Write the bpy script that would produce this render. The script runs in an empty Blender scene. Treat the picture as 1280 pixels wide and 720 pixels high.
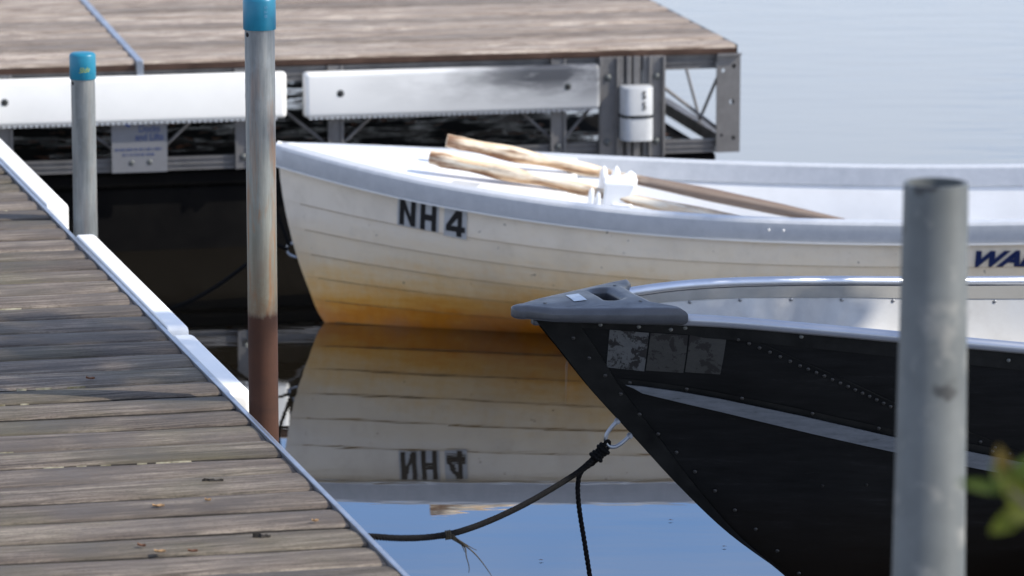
import bpy, bmesh, math, random
from mathutils import Vector, Matrix, Quaternion
R = math.radians
random.seed(7)
sc = bpy.context.scene
COL = sc.collection

# ------------------------------------------------------------------ camera numbers
F_PX = 5500.0                       # focal length in 1280-px-wide picture pixels
CAM = Vector((0, 0, 2.44))
PITCH = math.atan(1060 / F_PX)
FWD = Vector((0, math.cos(PITCH), -math.sin(PITCH)))
UP = Vector((0, math.sin(PITCH), math.cos(PITCH)))
RT = Vector((1, 0, 0))
def ray(u, v): return FWD + RT * ((u - 640) / F_PX) - UP * ((v - 360) / F_PX)
def at_depth(u, v, d): return CAM + ray(u, v) * d
def at_z(u, v, z):
    r = ray(u, v); return CAM + r * ((z - CAM.z) / r.z)
def proj(p):
    q = p - CAM; d = q.dot(FWD)
    return 640 + F_PX * q.dot(RT) / d, 360 - F_PX * q.dot(UP) / d
def solve2(fn, u, v, a=0.5, b=0.3, n=40):
    """find surface parameters (a, b) whose point fn(a, b) is seen at (u, v)"""
    for _ in range(n):
        x, y = proj(fn(a, b)); e = 1e-3
        xa, ya = proj(fn(a + e, b)); xb, yb = proj(fn(a, b + e))
        J = ((xa - x) / e, (xb - x) / e, (ya - y) / e, (yb - y) / e)
        det = J[0] * J[3] - J[1] * J[2]
        if abs(det) < 1e-9: break
        dx, dy = u - x, v - y
        a += 0.7 * (J[3] * dx - J[1] * dy) / det
        b += 0.7 * (-J[2] * dx + J[0] * dy) / det
        a = min(max(a, 0.0), 3.3); b = min(max(b, 0.0), 0.98)
    return a, b

def lut(tab, x):
    if x <= tab[0][0]: return tab[0][1]
    for (x0, y0), (x1, y1) in zip(tab, tab[1:]):
        if x <= x1:
            t = (x - x0) / (x1 - x0); return y0 + (y1 - y0) * t
    return tab[-1][1]
def smooth_lut(tab, x):            # Catmull-Rom through the table
    n = len(tab)
    if x <= tab[0][0]: return tab[0][1]
    if x >= tab[-1][0]: return tab[-1][1]
    for i in range(n - 1):
        if x <= tab[i + 1][0]:
            x0, y0 = tab[i]; x1, y1 = tab[i + 1]; h = x1 - x0
            m0 = (tab[i + 1][1] - tab[i - 1][1]) / (tab[i + 1][0] - tab[i - 1][0]) if i > 0 else (y1 - y0) / h
            m1 = (tab[i + 2][1] - tab[i][1]) / (tab[i + 2][0] - tab[i][0]) if i < n - 2 else (y1 - y0) / h
            t = (x - x0) / h; t2 = t * t; t3 = t2 * t
            return (2*t3 - 3*t2 + 1) * y0 + (t3 - 2*t2 + t) * h * m0 + (-2*t3 + 3*t2) * y1 + (t3 - t2) * h * m1

# ------------------------------------------------------------------ scene graph helpers
def tag(o, label=None, cat=None, group=None, kind=None):
    if label: o['label'] = label
    if cat: o['category'] = cat
    if group: o['group'] = group
    if kind: o['kind'] = kind
    return o
def thing(name, label, cat, loc=(0, 0, 0), rz=0, group=None):
    o = bpy.data.objects.new(name, None); COL.objects.link(o)
    o.location = loc; o.rotation_euler = (0, 0, rz); o.empty_display_size = .1
    return tag(o, label, cat, group)

class MB:
    def __init__(s): s.v = []; s.f = []; s.alt = set()
    def add(s, vs, fs, alt=False):
        k = len(s.v); k2 = len(s.f); s.v += [Vector(p) for p in vs]; s.f += [tuple(i + k for i in f) for f in fs]
        if alt: s.alt |= set(range(k2, len(s.f)))
        return s
    def box(s, c, d, rz=0, M=None):
        x, y, z = d[0]/2, d[1]/2, d[2]/2
        vs = [Vector((a, b, e)) for a in (-x, x) for b in (-y, y) for e in (-z, z)]
        m = M if M else Matrix.Rotation(rz, 3, 'Z')
        vs = [m @ q + Vector(c) for q in vs]
        return s.add(vs, [(0,1,3,2),(4,6,7,5),(0,4,5,1),(2,3,7,6),(0,2,6,4),(1,5,7,3)])
    def box2(s, a, b):
        return s.box([(p+q)/2 for p, q in zip(a, b)], [abs(q-p) for p, q in zip(a, b)])
    def loft(s, rings, closed=True, caps=True):
        k = len(s.v); n = len(rings[0])
        for r in rings: s.v += [Vector(p) for p in r]
        for i in range(len(rings) - 1):
            for j in range(n if closed else n - 1):
                a = k + i*n + j; b = k + i*n + (j+1) % n
                s.f.append((a, b, b + n, a + n))
        if caps and closed:
            s.f.append(tuple(reversed(range(k, k+n)))); e = k + (len(rings)-1)*n
            s.f.append(tuple(range(e, e+n)))
        return s
    def tube(s, path, r, n=10, caps=True, phase=0):
        path = [Vector(p) for p in path]; rings = []; ref = None
        for i, p in enumerate(path):
            t = (path[min(i+1, len(path)-1)] - path[max(i-1, 0)]).normalized()
            if ref is None:
                ref = Vector((0, 0, 1)) if abs(t.z) < .9 else Vector((1, 0, 0))
            ref = (ref - t * ref.dot(t)).normalized(); b = t.cross(ref)
            rr = r(i / (len(path)-1)) if callable(r) else r
            rings.append([p + (ref*math.cos(a) + b*math.sin(a))*rr for a in [phase + 2*math.pi*k/n for k in range(n)]])
        return s.loft(rings, True, caps)
    def dome(s, c, nrm, r, h=None, n=8):
        nrm = Vector(nrm).normalized(); h = h or r*.6
        a = nrm.orthogonal().normalized(); b = nrm.cross(a); rings = []
        for q in (0, .35, .7):
            rr = r*math.cos(q*math.pi/2); hh = h*math.sin(q*math.pi/2)
            rings.append([Vector(c) + nrm*hh + (a*math.cos(t)+b*math.sin(t))*rr for t in [2*math.pi*k/n for k in range(n)]])
        return s.loft(rings)
    def lathe(s, prof, c=(0,0,0), n=32):
        c = Vector(c)
        return s.loft([[c + Vector((r*math.cos(a), r*math.sin(a), z)) for a in [2*math.pi*k/n for k in range(n)]] for r, z in prof])
    def build(s, name, mat, parent=None, smooth=False, bevel=0, seg=2, angle=40, weld=False, label=None, mat2=None):
        me = bpy.data.meshes.new(name); me.from_pydata([tuple(p) for p in s.v], [], s.f)
        if mat2:
            for i_ in s.alt: me.polygons[i_].material_index = 1
        bm = bmesh.new(); bm.from_mesh(me)
        if weld: bmesh.ops.remove_doubles(bm, verts=bm.verts, dist=1e-5)
        bmesh.ops.recalc_face_normals(bm, faces=bm.faces); bm.to_mesh(me); bm.free()
        if smooth:
            for p in me.polygons: p.use_smooth = True
            me.set_sharp_from_angle(angle=R(angle))
        me.materials.append(mat)
        if mat2: me.materials.append(mat2)
        o = bpy.data.objects.new(name, me); COL.objects.link(o)
        if parent: o.parent = parent
        if bevel:
            m = o.modifiers.new('bevel', 'BEVEL'); m.width = bevel; m.segments = seg; m.limit_method = 'ANGLE'; m.angle_limit = R(35)
            if not smooth:
                for p in me.polygons: p.use_smooth = True
            m.harden_normals = False
            me.set_sharp_from_angle(angle=R(60)) if not smooth else None
        if label: o['label'] = label
        return o

def stud(name, c, nrm, r, h, mat, parent, n=8):
    mb = MB(); mb.dome((0,0,0), nrm, r, h, n); o = mb.build(name, mat, parent, True, angle=70); o.location = c; return o

# ------------------------------------------------------------------ materials
class NT:
    def __init__(s, name):
        s.m = bpy.data.materials.new(name); s.m.use_nodes = True
        s.t = s.m.node_tree; s.b = s.t.nodes['Principled BSDF']
    def n(s, typ, **kw):
        x = s.t.nodes.new(typ)
        for k, v in kw.items():
            if k in x.inputs: x.inputs[k].default_value = v
            else: setattr(x, k, v)
        return x
    def l(s, a, b): s.t.links.new(a, b)
    def coord(s, scale=(1,1,1), rot=(0,0,0), src='Object', loc=(0,0,0)):
        c = s.n('ShaderNodeTexCoord'); m = s.n('ShaderNodeMapping')
        m.inputs['Scale'].default_value = scale; m.inputs['Rotation'].default_value = rot; m.inputs['Location'].default_value = loc
        s.l(c.outputs[src], m.inputs[0]); return m.outputs[0]
    def noise(s, vec, scale, detail=6, rough=.6, dist=0):
        x = s.n('ShaderNodeTexNoise'); x.inputs['Scale'].default_value = scale; x.inputs['Detail'].default_value = detail
        x.inputs['Roughness'].default_value = rough; x.inputs['Distortion'].default_value = dist
        if vec: s.l(vec, x.inputs['Vector'])
        return x.outputs['Fac']
    def ramp(s, fac, stops, interp='LINEAR'):
        x = s.n('ShaderNodeValToRGB'); cr = x.color_ramp; cr.interpolation = interp
        while len(cr.elements) < len(stops): cr.elements.new(.5)
        for e, (p, c) in zip(cr.elements, stops):
            e.position = p; e.color = (*c, 1) if isinstance(c, (tuple, list)) else (c, c, c, 1)
        s.l(fac, x.inputs[0]); return x.outputs[0]
    def mix(s, fac, a, b, mode='MIX'):
        x = s.n('ShaderNodeMix'); x.data_type = 'RGBA'; x.blend_type = mode
        for idx, val in ((0, fac), (6, a), (7, b)):
            sock = x.inputs[idx]
            if isinstance(val, (int, float)): sock.default_value = val if idx == 0 else (val, val, val, 1)
            elif isinstance(val, tuple): sock.default_value = (*val, 1)
            else: s.l(val, sock)
        return x.outputs[2]
    def math(s, op, a, b=None, c=None):
        x = s.n('ShaderNodeMath'); x.operation = op
        for i, v in enumerate((a, b, c)):
            if v is None: continue
            if isinstance(v, (int, float)): x.inputs[i].default_value = v
            else: s.l(v, x.inputs[i])
        return x.outputs[0]
    def sep(s, vec):
        x = s.n('ShaderNodeSeparateXYZ'); s.l(vec, x.inputs[0]); return x.outputs
    def maprange(s, v, a, b, c=0, d=1):
        x = s.n('ShaderNodeMapRange'); x.inputs[1].default_value = a; x.inputs[2].default_value = b
        x.inputs[3].default_value = c; x.inputs[4].default_value = d; s.l(v, x.inputs[0]); return x.outputs[0]
    def bump(s, h, strength=.3, dist=.01):
        x = s.n('ShaderNodeBump'); x.inputs['Strength'].default_value = strength; x.inputs['Distance'].default_value = dist
        s.l(h, x.inputs['Height']); s.l(x.outputs[0], s.b.inputs['Normal']); return x
    def set(s, col=None, rough=.5, metal=0, spec=None):
        if col is not None:
            if isinstance(col, tuple): s.b.inputs['Base Color'].default_value = (*col, 1)
            else: s.l(col, s.b.inputs['Base Color'])
        if isinstance(rough, (int, float)): s.b.inputs['Roughness'].default_value = rough
        else: s.l(rough, s.b.inputs['Roughness'])
        s.b.inputs['Metallic'].default_value = metal
        if spec is not None: s.b.inputs['Specular IOR Level'].default_value = spec
        return s

def mat_simple(name, col, rough=.5, metal=0, var=.15, vscale=12, bump=0, spec=None):
    t = NT(name); c = t.coord()
    n = t.noise(c, vscale, 8, .65)
    dark = tuple(x*(1-var) for x in col); light = tuple(min(1, x*(1+var)) for x in col)
    t.set(t.ramp(n, [(.3, dark), (.7, light)]), t.ramp(n, [(.3, min(1, rough*1.2)), (.7, rough*.85)]), metal, spec)
    if bump: t.bump(t.noise(c, vscale*6, 4), bump, .002)
    return t.m

def mat_wood(name, dark, mid, light, green=0, along='X', sharp=(.36, .8, .53)):
    t = NT(name); oi = t.n('ShaderNodeObjectInfo')
    cc = t.n('ShaderNodeTexCoord'); mp = t.n('ShaderNodeMapping')
    sc_ = {'X': (1.6, 26, 26), 'Y': (26, 1.6, 26)}[along]
    mp.inputs['Scale'].default_value = sc_
    comb = t.n('ShaderNodeCombineXYZ')
    t.l(t.math('MULTIPLY', oi.outputs['Random'], 31.0), comb.inputs[0]); t.l(t.math('MULTIPLY', oi.outputs['Random'], 17.0), comb.inputs[1])
    t.l(cc.outputs['Object'], mp.inputs[0]); t.l(comb.outputs[0], mp.inputs['Location'])
    g = t.noise(mp.outputs[0], 1.6, 12, .78, .5)
    fine = t.noise(mp.outputs[0], 6, 8, .8, .3)
    grit = t.noise(cc.outputs['Object'], 150, 4, .7)
    add = t.n('ShaderNodeVectorMath'); add.operation = 'ADD'; t.l(cc.outputs['Object'], add.inputs[0]); t.l(comb.outputs[0], add.inputs[1])
    blot = t.noise(add.outputs[0], 5, 5, .6)
    col = t.ramp(g, [(.28, dark), (.47, mid), (.7, light)])
    col = t.mix(t.ramp(fine, [(sharp[0], sharp[1]), (sharp[2], 0.0)]), col, dark, 'MIX')
    col = t.mix(t.ramp(grit, [(.35, .35), (.5, 0.0)]), col, dark, 'MIX')
    col = t.mix(t.ramp(blot, [(.38, .75), (.58, 0.0)]), col, tuple(x*.55 for x in mid))
    # per-board tone
    tone = t.maprange(oi.outputs['Random'], 0, 1, .62, 1.25)
    ts = t.n('ShaderNodeCombineColor')
    for i in range(3): t.l(tone, ts.inputs[i])
    col = t.mix(1.0, col, ts.outputs[0], 'MULTIPLY')
    if green:
        gm = t.math('MULTIPLY', t.ramp(t.noise(add.outputs[0], 2.2, 3), [(.5, 0.0), (.7, 1.0)]), green)
        col = t.mix(gm, col, (.14, .14, .05))
    t.set(col, t.ramp(blot, [(.3, .55), (.6, .8)]), 0, .35)
    t.bump(t.math('ADD', t.math('ADD', t.math('MULTIPLY', fine, 1.0), g), t.math('MULTIPLY', grit, .25)), .8, .006)
    return t.m

M = {}
# weathered pale boards of the far dock; darker mossy boards of the near dock
M['board_far'] = mat_wood('sunbleached_boards', (.070,.042,.030), (.50,.405,.325), (.93,.86,.77), sharp=(.42, .95, .56))
M['board_edge'] = mat_simple('gap_shade_and_bark', (.022,.018,.014), .95, 0, .4, 30)  # gap shade between boards painted onto their sides; also colours bark chips
M['board_edge_far'] = mat_simple('dark_brown_board_edge', (.045,.022,.014), .9, 0, .4, 12)  # brown front faces; on the boards behind it paints in gap shade
M['board_near'] = mat_wood('old_mossy_boards', (.019,.014,.012), (.170,.136,.110), (.45,.385,.31), green=.26)
t = NT('lichen_splinter'); n = t.noise(t.coord(), 30, 5)
t.set(t.ramp(n, [(.35, (.16,.14,.08)), (.62, (.50,.46,.33))]), .9); M['splinter'] = t.m
# white vinyl
M['vinyl'] = mat_simple('white_vinyl', (.88,.88,.86), .45, 0, .04, 6)
t = NT('scuffed_white_vinyl'); c = t.coord(); s_ = t.sep(c)
streak = t.math('ADD', t.math('MULTIPLY', t.noise(t.coord((2.2, 2.2, 6)), 2.2, 5, .55, .3), .8), t.math('MULTIPLY', t.noise(t.coord((5, 5, 40)), 2.6, 8, .7, .6), .2))
g = t.maprange(s_[0], -1.25, -.50)
zt = t.maprange(s_[2], .345, .435)
f = t.math('MULTIPLY', t.math('MULTIPLY', t.ramp(t.math('ADD', streak, t.math('MULTIPLY', g, .18)), [(.40, 0.0), (.68, 1.0)]), t.math('MINIMUM', t.math('MULTIPLY', g, 1.3), 1.0)), t.math('ADD', t.math('MULTIPLY', zt, .85), .10))
t.set(t.mix(f, t.mix(t.math('MULTIPLY', g, .75), (.86,.86,.84), (.34,.36,.40)), (.035,.038,.048)), .4); M['vinyl_scuffed'] = t.m
# aluminium kinds
def alu(name, col, rough, metal, var=.25, scale=(4,4,4), bump=.08):
    t = NT(name); c = t.coord(scale); n = t.noise(c, 3, 10, .7); n2 = t.noise(t.coord(), 14, 6)
    cc = t.ramp(n, [(.3, tuple(x*(1-var) for x in col)), (.65, col), (.85, tuple(min(1, x*1.15) for x in col))])
    cc = t.mix(t.ramp(n2, [(.55, 0.0), (.75, .35)]), cc, tuple(x*.55 for x in col))
    t.set(cc, t.ramp(n, [(.3, rough*1.25), (.7, rough*.8)]), metal); t.bump(n, bump, .003); return t.m
M['alu_frame'] = alu('weathered_aluminium', (.215,.21,.21), .55, .5, .35)
M['alu_trim'] = alu('edge_aluminium', (.42,.46,.53), .35, .8)
M['alu_bright'] = alu('bare_aluminium', (.37,.372,.375), .5, .45, .14, (2,2,2))
M['alu_dull'] = alu('dull_flange', (.22,.215,.20), .5, .4, .12, (1,6,6), .02)
M['alu_tube'] = alu('polished_gunwale', (.47,.50,.56), .36, .9, .08, (1,3,3), .01)
M['rivet_dark'] = mat_simple('black_rivet_head', (.028,.028,.028), .4, .3)
M['cast'] = alu('cast_grey_bow_cap', (.088,.095,.110), .38, .55, .25, (6,6,6), .05)
M['steel'] = alu('zinc_steel', (.34,.36,.39), .3, .95)
M['bolt'] = alu('dull_bolt', (.13,.14,.14), .5, .5)
# galvanised pipe, with and without rust
def pipe_mat(name, rust_z, streak_amt):
    t = NT(name); c = t.coord(); s_ = t.sep(c)
    n = t.noise(t.coord((14, 14, 1.2)), 3, 9, .7); n2 = t.noise(c, 26, 7, .7); n3 = t.noise(t.coord((22,22,2.6), loc=(3,1,.4)), 2.2, 6, .6, .5)
    base = t.ramp(n, [(.3, (.11,.125,.135)), (.52, (.24,.255,.26)), (.75, (.42,.415,.39))])
    base = t.mix(t.ramp(n2, [(.5, 0.0), (.68, .45)]), base, (.30,.33,.35))
    lichen = t.math('MULTIPLY', t.ramp(n3, [(.5, 0.0), (.66, 1.0)]), t.math('MULTIPLY', t.maprange(s_[2], 1.28, .80), streak_amt))
    base = t.mix(t.math('MULTIPLY', t.maprange(s_[2], 1.15, .72), .45*streak_amt), base, (.25,.24,.12))
    base = t.mix(t.math('MULTIPLY', lichen, .9), base, (.33,.13,.03))
    ring = t.math('MULTIPLY', t.maprange(t.math('ADD', s_[2], t.math('MULTIPLY', n3, .16)), rust_z+.27, rust_z+.05), t.ramp(n2, [(.35, .25), (.6, 1.0)]))
    base = t.mix(t.math('MULTIPLY', ring, .75*streak_amt), base, (.17,.075,.025))
    rust = t.mix(n2, (.024,.008,.004), (.075,.024,.008))
    edge = t.math('ADD', s_[2], t.math('ADD', t.math('MULTIPLY', t.math('SUBTRACT', n2, .5), .022), t.math('MULTIPLY', t.math('SUBTRACT', n3, .5), -.05)))
    f = t.maprange(edge, rust_z+.010, rust_z-.004)
    col = t.mix(f, base, rust)
    rough = t.math('ADD', t.math('MULTIPLY', f, .35), .45)
    t.set(col, rough, 0.0, .5)
    t.l(t.math('MULTIPLY', t.math('SUBTRACT', 1.0, f), .45), t.b.inputs['Metallic'])
    t.bump(t.math('ADD', n2, n), .25, .002); return t.m
M['pipe_rusty'] = pipe_mat('galvanised_pipe_rusting', .70, 1.0)
M['pipe'] = pipe_mat('galvanised_pipe', -.2, .12)
t = NT('blue_vinyl_cap'); c = t.coord(); n = t.noise(c, 60, 3)
t.set(t.ramp(t.noise(c, 20, 5), [(.3, (.003,.15,.25)), (.7, (.008,.21,.33))]), .38); t.bump(n, .1, .001); M['cap'] = t.m
M['cap_text'] = mat_simple('yellow_marker', (.36,.46,.10), .6)
M['cap_emboss'] = mat_simple('faint_grey_marker', (.07,.22,.36), .6)
M['black'] = mat_simple('black_hole', (.008,.008,.009), .8)
# PVC post in the foreground: dull grey with dark knots; pale sun dapples painted in
t = NT('dappled_grey_pvc'); c = t.coord(); n = t.noise(c, 9, 6, .6); sp = t.noise(t.coord((1,1,.8)), 13, 3, .5, .4)
col = t.ramp(n, [(.3, (.085,.094,.094)), (.7, (.14,.152,.152))])
col = t.mix(t.ramp(sp, [(.665, 0.0), (.70, .85)]), col, (.02,.02,.02))
col = t.mix(t.math('MULTIPLY', t.ramp(t.noise(t.coord((1,1,1), loc=(5,2,1)), 16, 3), [(.56, 0.0), (.72, .38)]), 1.0), col, (.42,.40,.36))
t.set(col, .5); M['pvc'] = t.m
M['pvc_white'] = mat_simple('white_pvc', (.46,.475,.49), .5, 0, .12, 14)
# float
t = NT('black_float'); c = t.coord(); n = t.noise(c, 6, 6)
nz = t.sep(t.n('ShaderNodeNewGeometry').outputs['Normal'])[2]
wet = t.math('MULTIPLY', t.ramp(t.noise(t.coord((1,2.2,1)), 3.1, 4), [(.50, 0.0), (.56, 1.0)]), t.math('GREATER_THAN', nz, .8))
t.set(t.ramp(n, [(.35, (.003,.003,.0035)), (.75, (.009,.0085,.008))]), t.math('SUBTRACT', .9, t.math('MULTIPLY', wet, .84)), 0, .15)
t.l(t.math('ADD', .08, t.math('MULTIPLY', wet, .9)), t.b.inputs['Specular IOR Level']); M['float'] = t.m
# white boat
t = NT('white_hull_stained'); c = t.coord(); s_ = t.sep(c)
n = t.noise(t.coord((2,2,9)), 3, 8, .65); n2 = t.noise(t.coord((1,1,1)), 26, 6, .7); n3 = t.noise(t.coord((14,14,2)), 3, 7, .7)
zz = t.math('ADD', t.math('ADD', s_[2], t.math('MULTIPLY', t.math('SUBTRACT', n, .5), .15)), t.math('MULTIPLY', t.math('SUBTRACT', n3, .5), .07))
xf = t.maprange(s_[0], .05, .9, 0, .03)
zz = t.math('SUBTRACT', zz, xf)
stain = t.ramp(t.maprange(zz, -.04, .36), [(.0, (.58,.17,.008)), (.16, (.74,.27,.020)), (.27, (.82,.42,.085)), (.42, (.88,.62,.31)), (.62, (.91,.775,.575)), (.9, (.91,.825,.70))])
spots = t.ramp(t.noise(t.coord(loc=(2,7,3)), 48, 2, .5), [(.735, 0.0), (.76, .75)])
col = t.mix(spots, stain, (.12,.09,.06))
col = t.mix(t.ramp(n2, [(.5, 0.0), (.75, .18)]), col, (.45,.37,.25))
col = t.mix(t.ramp(t.noise(t.coord((1,1,1), loc=(4,0,2)), 5.5, 3, .5), [(.48, 0.0), (.62, .16)]), col, (.42,.37,.31))
t.set(col, .38, 0, .5); t.bump(n2, .05, .001); M['hull_white'] = t.m
M['gel_white'] = mat_simple('white_gelcoat', (.87,.87,.86), .4, 0, .04, 9)
M['rag_white'] = mat_simple('bright_white_plastic', (.93,.93,.92), .5, 0, .02, 9)
M['liner'] = mat_simple('white_inner_liner', (.70,.715,.735), .45, 0, .06, 7)
t = NT('grey_vinyl_gunwale'); n = t.noise(t.coord((1,1,1)), 30, 8, .7)
t.set(t.ramp(n, [(.3, (.46,.485,.52)), (.7, (.56,.58,.615))]), .45); t.bump(n, .15, .002); M['rubrail'] = t.m
M['lap_dirt'] = mat_simple('grime_line', (.40,.28,.14), .8, 0, .45, 14)
M['letter'] = mat_simple('black_vinyl_letter', (.012,.012,.014), .5)
M['letter_bg'] = mat_simple('clear_sticker_square', (.50,.52,.54), .4)
M['navy'] = mat_simple('navy_lettering', (.006,.018,.09), .4)
t = NT('split_oar_wood'); g = t.noise(t.coord((1.2, 22, 22)), 2.2, 9, .7, .5)
kn = t.noise(t.coord((2.2,10,10), loc=(.4,0,.3)), 2.1, 4, .6)
col = t.ramp(g, [(.34, (.33,.13,.04)), (.45, (.78,.55,.33)), (.60, (.95,.86,.70))])
col = t.mix(t.ramp(kn, [(.49, 0.0), (.62, .92)]), col, (.16,.065,.025))
xo = t.maprange(t.sep(t.coord())[0], .47, .58)
col = t.mix(t.math('MULTIPLY', xo, .93), col, t.mix(g, (.09,.055,.04), (.20,.15,.125)))
t.set(col, .6); t.bump(g, .4, .004); M['oar'] = t.m; M['oar_pale'] = t.m.copy(); [setattr(n_.inputs[i_], 'default_value', v_) for n_ in M['oar_pale'].node_tree.nodes if n_.type == 'MAP_RANGE' for i_, v_ in ((1, .55), (2, 1.6))]
# dark boat
t = NT('black_painted_hull'); c = t.coord(); s_ = t.sep(c); n = t.noise(t.coord((1.5, 3, 14)), 4, 9, .75); n2 = t.noise(c, 60, 4)
col = t.ramp(n, [(.3, (.005,.0055,.006)), (.60, (.010,.0108,.012)), (.82, (.027,.028,.031))])
scf = t.ramp(t.noise(t.coord((2,2,30), loc=(1,0,0)), 6, 8, .8), [(.60, 0.0), (.70, .5)])
col = t.mix(scf, col, (.035,.037,.040))
col = t.mix(t.maprange(t.math('ADD', s_[2], t.math('MULTIPLY', n, .06)), .30, .05), col, (.009,.006,.0035))  # brownish reflection painted into the colour of the lower hull
t.set(col, t.ramp(n, [(.3, .42), (.7, .62)]), 0, .09); t.bump(t.math('ADD', t.math('MULTIPLY', n2, .1), t.math('MULTIPLY', t.noise(c, 4.5, 2), 4.0)), .35, .004); M['hull_dark'] = t.m
t = NT('black_guard_strip'); n = t.noise(t.coord(), 18, 7)
t.set(t.ramp(n, [(.3, (.005,.0055,.006)), (.7, (.017,.018,.018))]), .5, .2, .2); M['guard'] = t.m
t = NT('worn_grey_spray_rail'); n = t.noise(t.coord((3, 3, 18)), 5, 9, .75)
t.set(t.ramp(n, [(.30, (.035,.038,.042)), (.40, (.115,.13,.15)), (.7, (.18,.20,.235))]), .45, .3); M['rail_grey'] = t.m
t = NT('peeling_silver_decal'); n = t.noise(t.coord(), 34, 6, .72, .5); n2 = t.noise(t.coord(loc=(3,1,2)), 95, 4)
f = t.ramp(n, [(.50, 0.0), (.515, 1.0)])
col = t.mix(f, t.mix(n2, (.05,.056,.062), (.12,.128,.135)), (.012,.012,.013)); t.set(col, .45, .1); M['decal'] = t.m
t = NT('worn_grey_decal'); n = t.noise(t.coord(loc=(1,4,2)), 30, 6, .72, .5); n2 = t.noise(t.coord((1,1,3)), 60, 6, .8)
f = t.ramp(n, [(.53, 0.0), (.545, 1.0)])
col = t.mix(f, t.mix(n2, (.014,.015,.016), (.055,.058,.057)), (.010,.010,.011)); t.set(col, .55, .1); M['decal_worn'] = t.m
t = NT('black_rope'); w = t.noise(t.coord(), 240, 3, .6)
t.set(t.ramp(w, [(.35, (.0025,.0025,.003)), (.7, (.010,.010,.011))]), .85, 0, .1); t.bump(w, .6, .002); M['rope'] = t.m
M['twine'] = mat_simple('frayed_straw', (.055,.045,.028), .9, 0, .3, 50)
M['sticker_silver'] = mat_simple('silver_sticker', (.42,.48,.56), .3, .4, .2, 40)
M['sign'] = mat_simple('pale_sign', (.17,.175,.19), .55, 0, .1, 10)
M['sign_blue'] = mat_simple('faded_blue_print', (.05,.07,.17), .6)
M['sign_logo'] = mat_simple('blue_logo_print', (.01,.05,.25), .6)
M['bark'] = mat_simple('sapling_bark', (.10,.075,.055), .9, 0, .3, 30, .4)
def leaf_mat(name, c0, c1, trans=.45):
    t = NT(name); oi = t.n('ShaderNodeObjectInfo'); n = t.noise(t.coord(), 3.1, 2)
    col = t.ramp(n, [(.35, c0), (.65, c1)]); t.set(col, .5)
    tr = t.n('ShaderNodeBsdfTranslucent'); t.l(col, tr.inputs[0]); mx = t.n('ShaderNodeMixShader'); mx.inputs[0].default_value = trans
    t.l(t.b.outputs[0], mx.inputs[1]); t.l(tr.outputs[0], mx.inputs[2]); t.l(mx.outputs[0], t.t.nodes['Material Output'].inputs[0]); return t.m
M['leaf'] = leaf_mat('green_leaf', (.03,.07,.008), (.10,.14,.012))
M['leaf_lime'] = leaf_mat('lime_leaf', (.08,.11,.005), (.14,.16,.008))
M['leaf_yellow'] = leaf_mat('yellow_leaf', (.12,.12,.012), (.16,.09,.012))
M['leaf_dry'] = mat_simple('dry_leaf', (.20,.09,.05), .8, 0, .3, 40)
M['leaf_pale'] = mat_simple('pale_dry_leaf', (.48,.30,.15), .8, 0, .3, 40)
M['seat'] = M['liner']

# ------------------------------------------------------------------ water, bank, sky
t = NT('calm_lake_water'); c = t.n('ShaderNodeNewGeometry').outputs['Position']; s_ = t.sep(c)
mp = t.n('ShaderNodeMapping'); mp.inputs['Scale'].default_value = (.5, 1.5, 1); t.l(c, mp.inputs[0])
far = t.math('MAXIMUM', t.maprange(s_[1], 14.5, 24.0), t.math('MULTIPLY', t.maprange(s_[0], 1.2, 3.0), t.maprange(s_[1], 12, 15)))
slow = t.noise(mp.outputs[0], 1.1, 2, .5, .2); med = t.noise(mp.outputs[0], 4.5, 3, .5)
mp2 = t.n('ShaderNodeMapping'); mp2.inputs['Scale'].default_value = (.35, 1.6, 1); t.l(c, mp2.inputs[0])
rip = t.noise(mp2.outputs[0], 5.5, 5, .6, .4)
h = t.math('ADD', t.math('MULTIPLY', slow, .0012), t.math('ADD', t.math('MULTIPLY', med, .0004), t.math('MULTIPLY', t.math('MULTIPLY', rip, far), .0065)))
bp = t.n('ShaderNodeBump'); bp.inputs['Strength'].default_value = 1.0; bp.inputs['Distance'].default_value = 1.0; t.l(h, bp.inputs['Height'])
dif = t.n('ShaderNodeBsdfDiffuse'); dif.inputs[0].default_value = (.011,.009,.006, 1)
glo = t.n('ShaderNodeBsdfGlossy'); glo.inputs['Roughness'].default_value = .0; glo.inputs[0].default_value = (.97,.98,1,1)
fr = t.n('ShaderNodeFresnel'); fr.inputs['IOR'].default_value = 1.38
for k in (glo, fr, dif): t.l(bp.outputs[0], k.inputs['Normal'])
ms = t.n('ShaderNodeMixShader'); t.l(t.math('MINIMUM', t.math('ADD', t.math('MULTIPLY', fr.outputs[0], .9), .22), 1.0), ms.inputs[0]); t.l(dif.outputs[0], ms.inputs[1]); t.l(glo.outputs[0], ms.inputs[2])
t.l(ms.outputs[0], t.t.nodes['Material Output'].inputs[0]); M['water'] = t.m
mb = MB(); mb.add([(-3000,-600,0),(3000,-600,0),(3000,6000,0),(-3000,6000,0)], [(0,1,2,3)])
tag(mb.build('water', M['water']), 'calm dark lake water mirroring the boats', None, None, 'structure')
t = NT('shore_earth'); n = t.noise(t.coord(), 4, 8); t.set(t.ramp(n, [(.3, (.05,.04,.025)), (.7, (.13,.11,.07))]), .95); t.bump(n, .6, .05)
mb = MB(); rows = []
for i in range(13):
    x = -8 + 16*i/12
    rows.append([(x, 3.6 + .25*math.sin(i*1.7), -.3), (x, 3.1 + .2*math.sin(i*2.3), .25), (x, 2.2, .55), (x, -3, .8), (x, -14, 1.0)])
mb.loft(rows, closed=False)
tag(mb.build('shore_bank', t.m, None, True, angle=180), None, None, None, 'structure')

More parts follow.
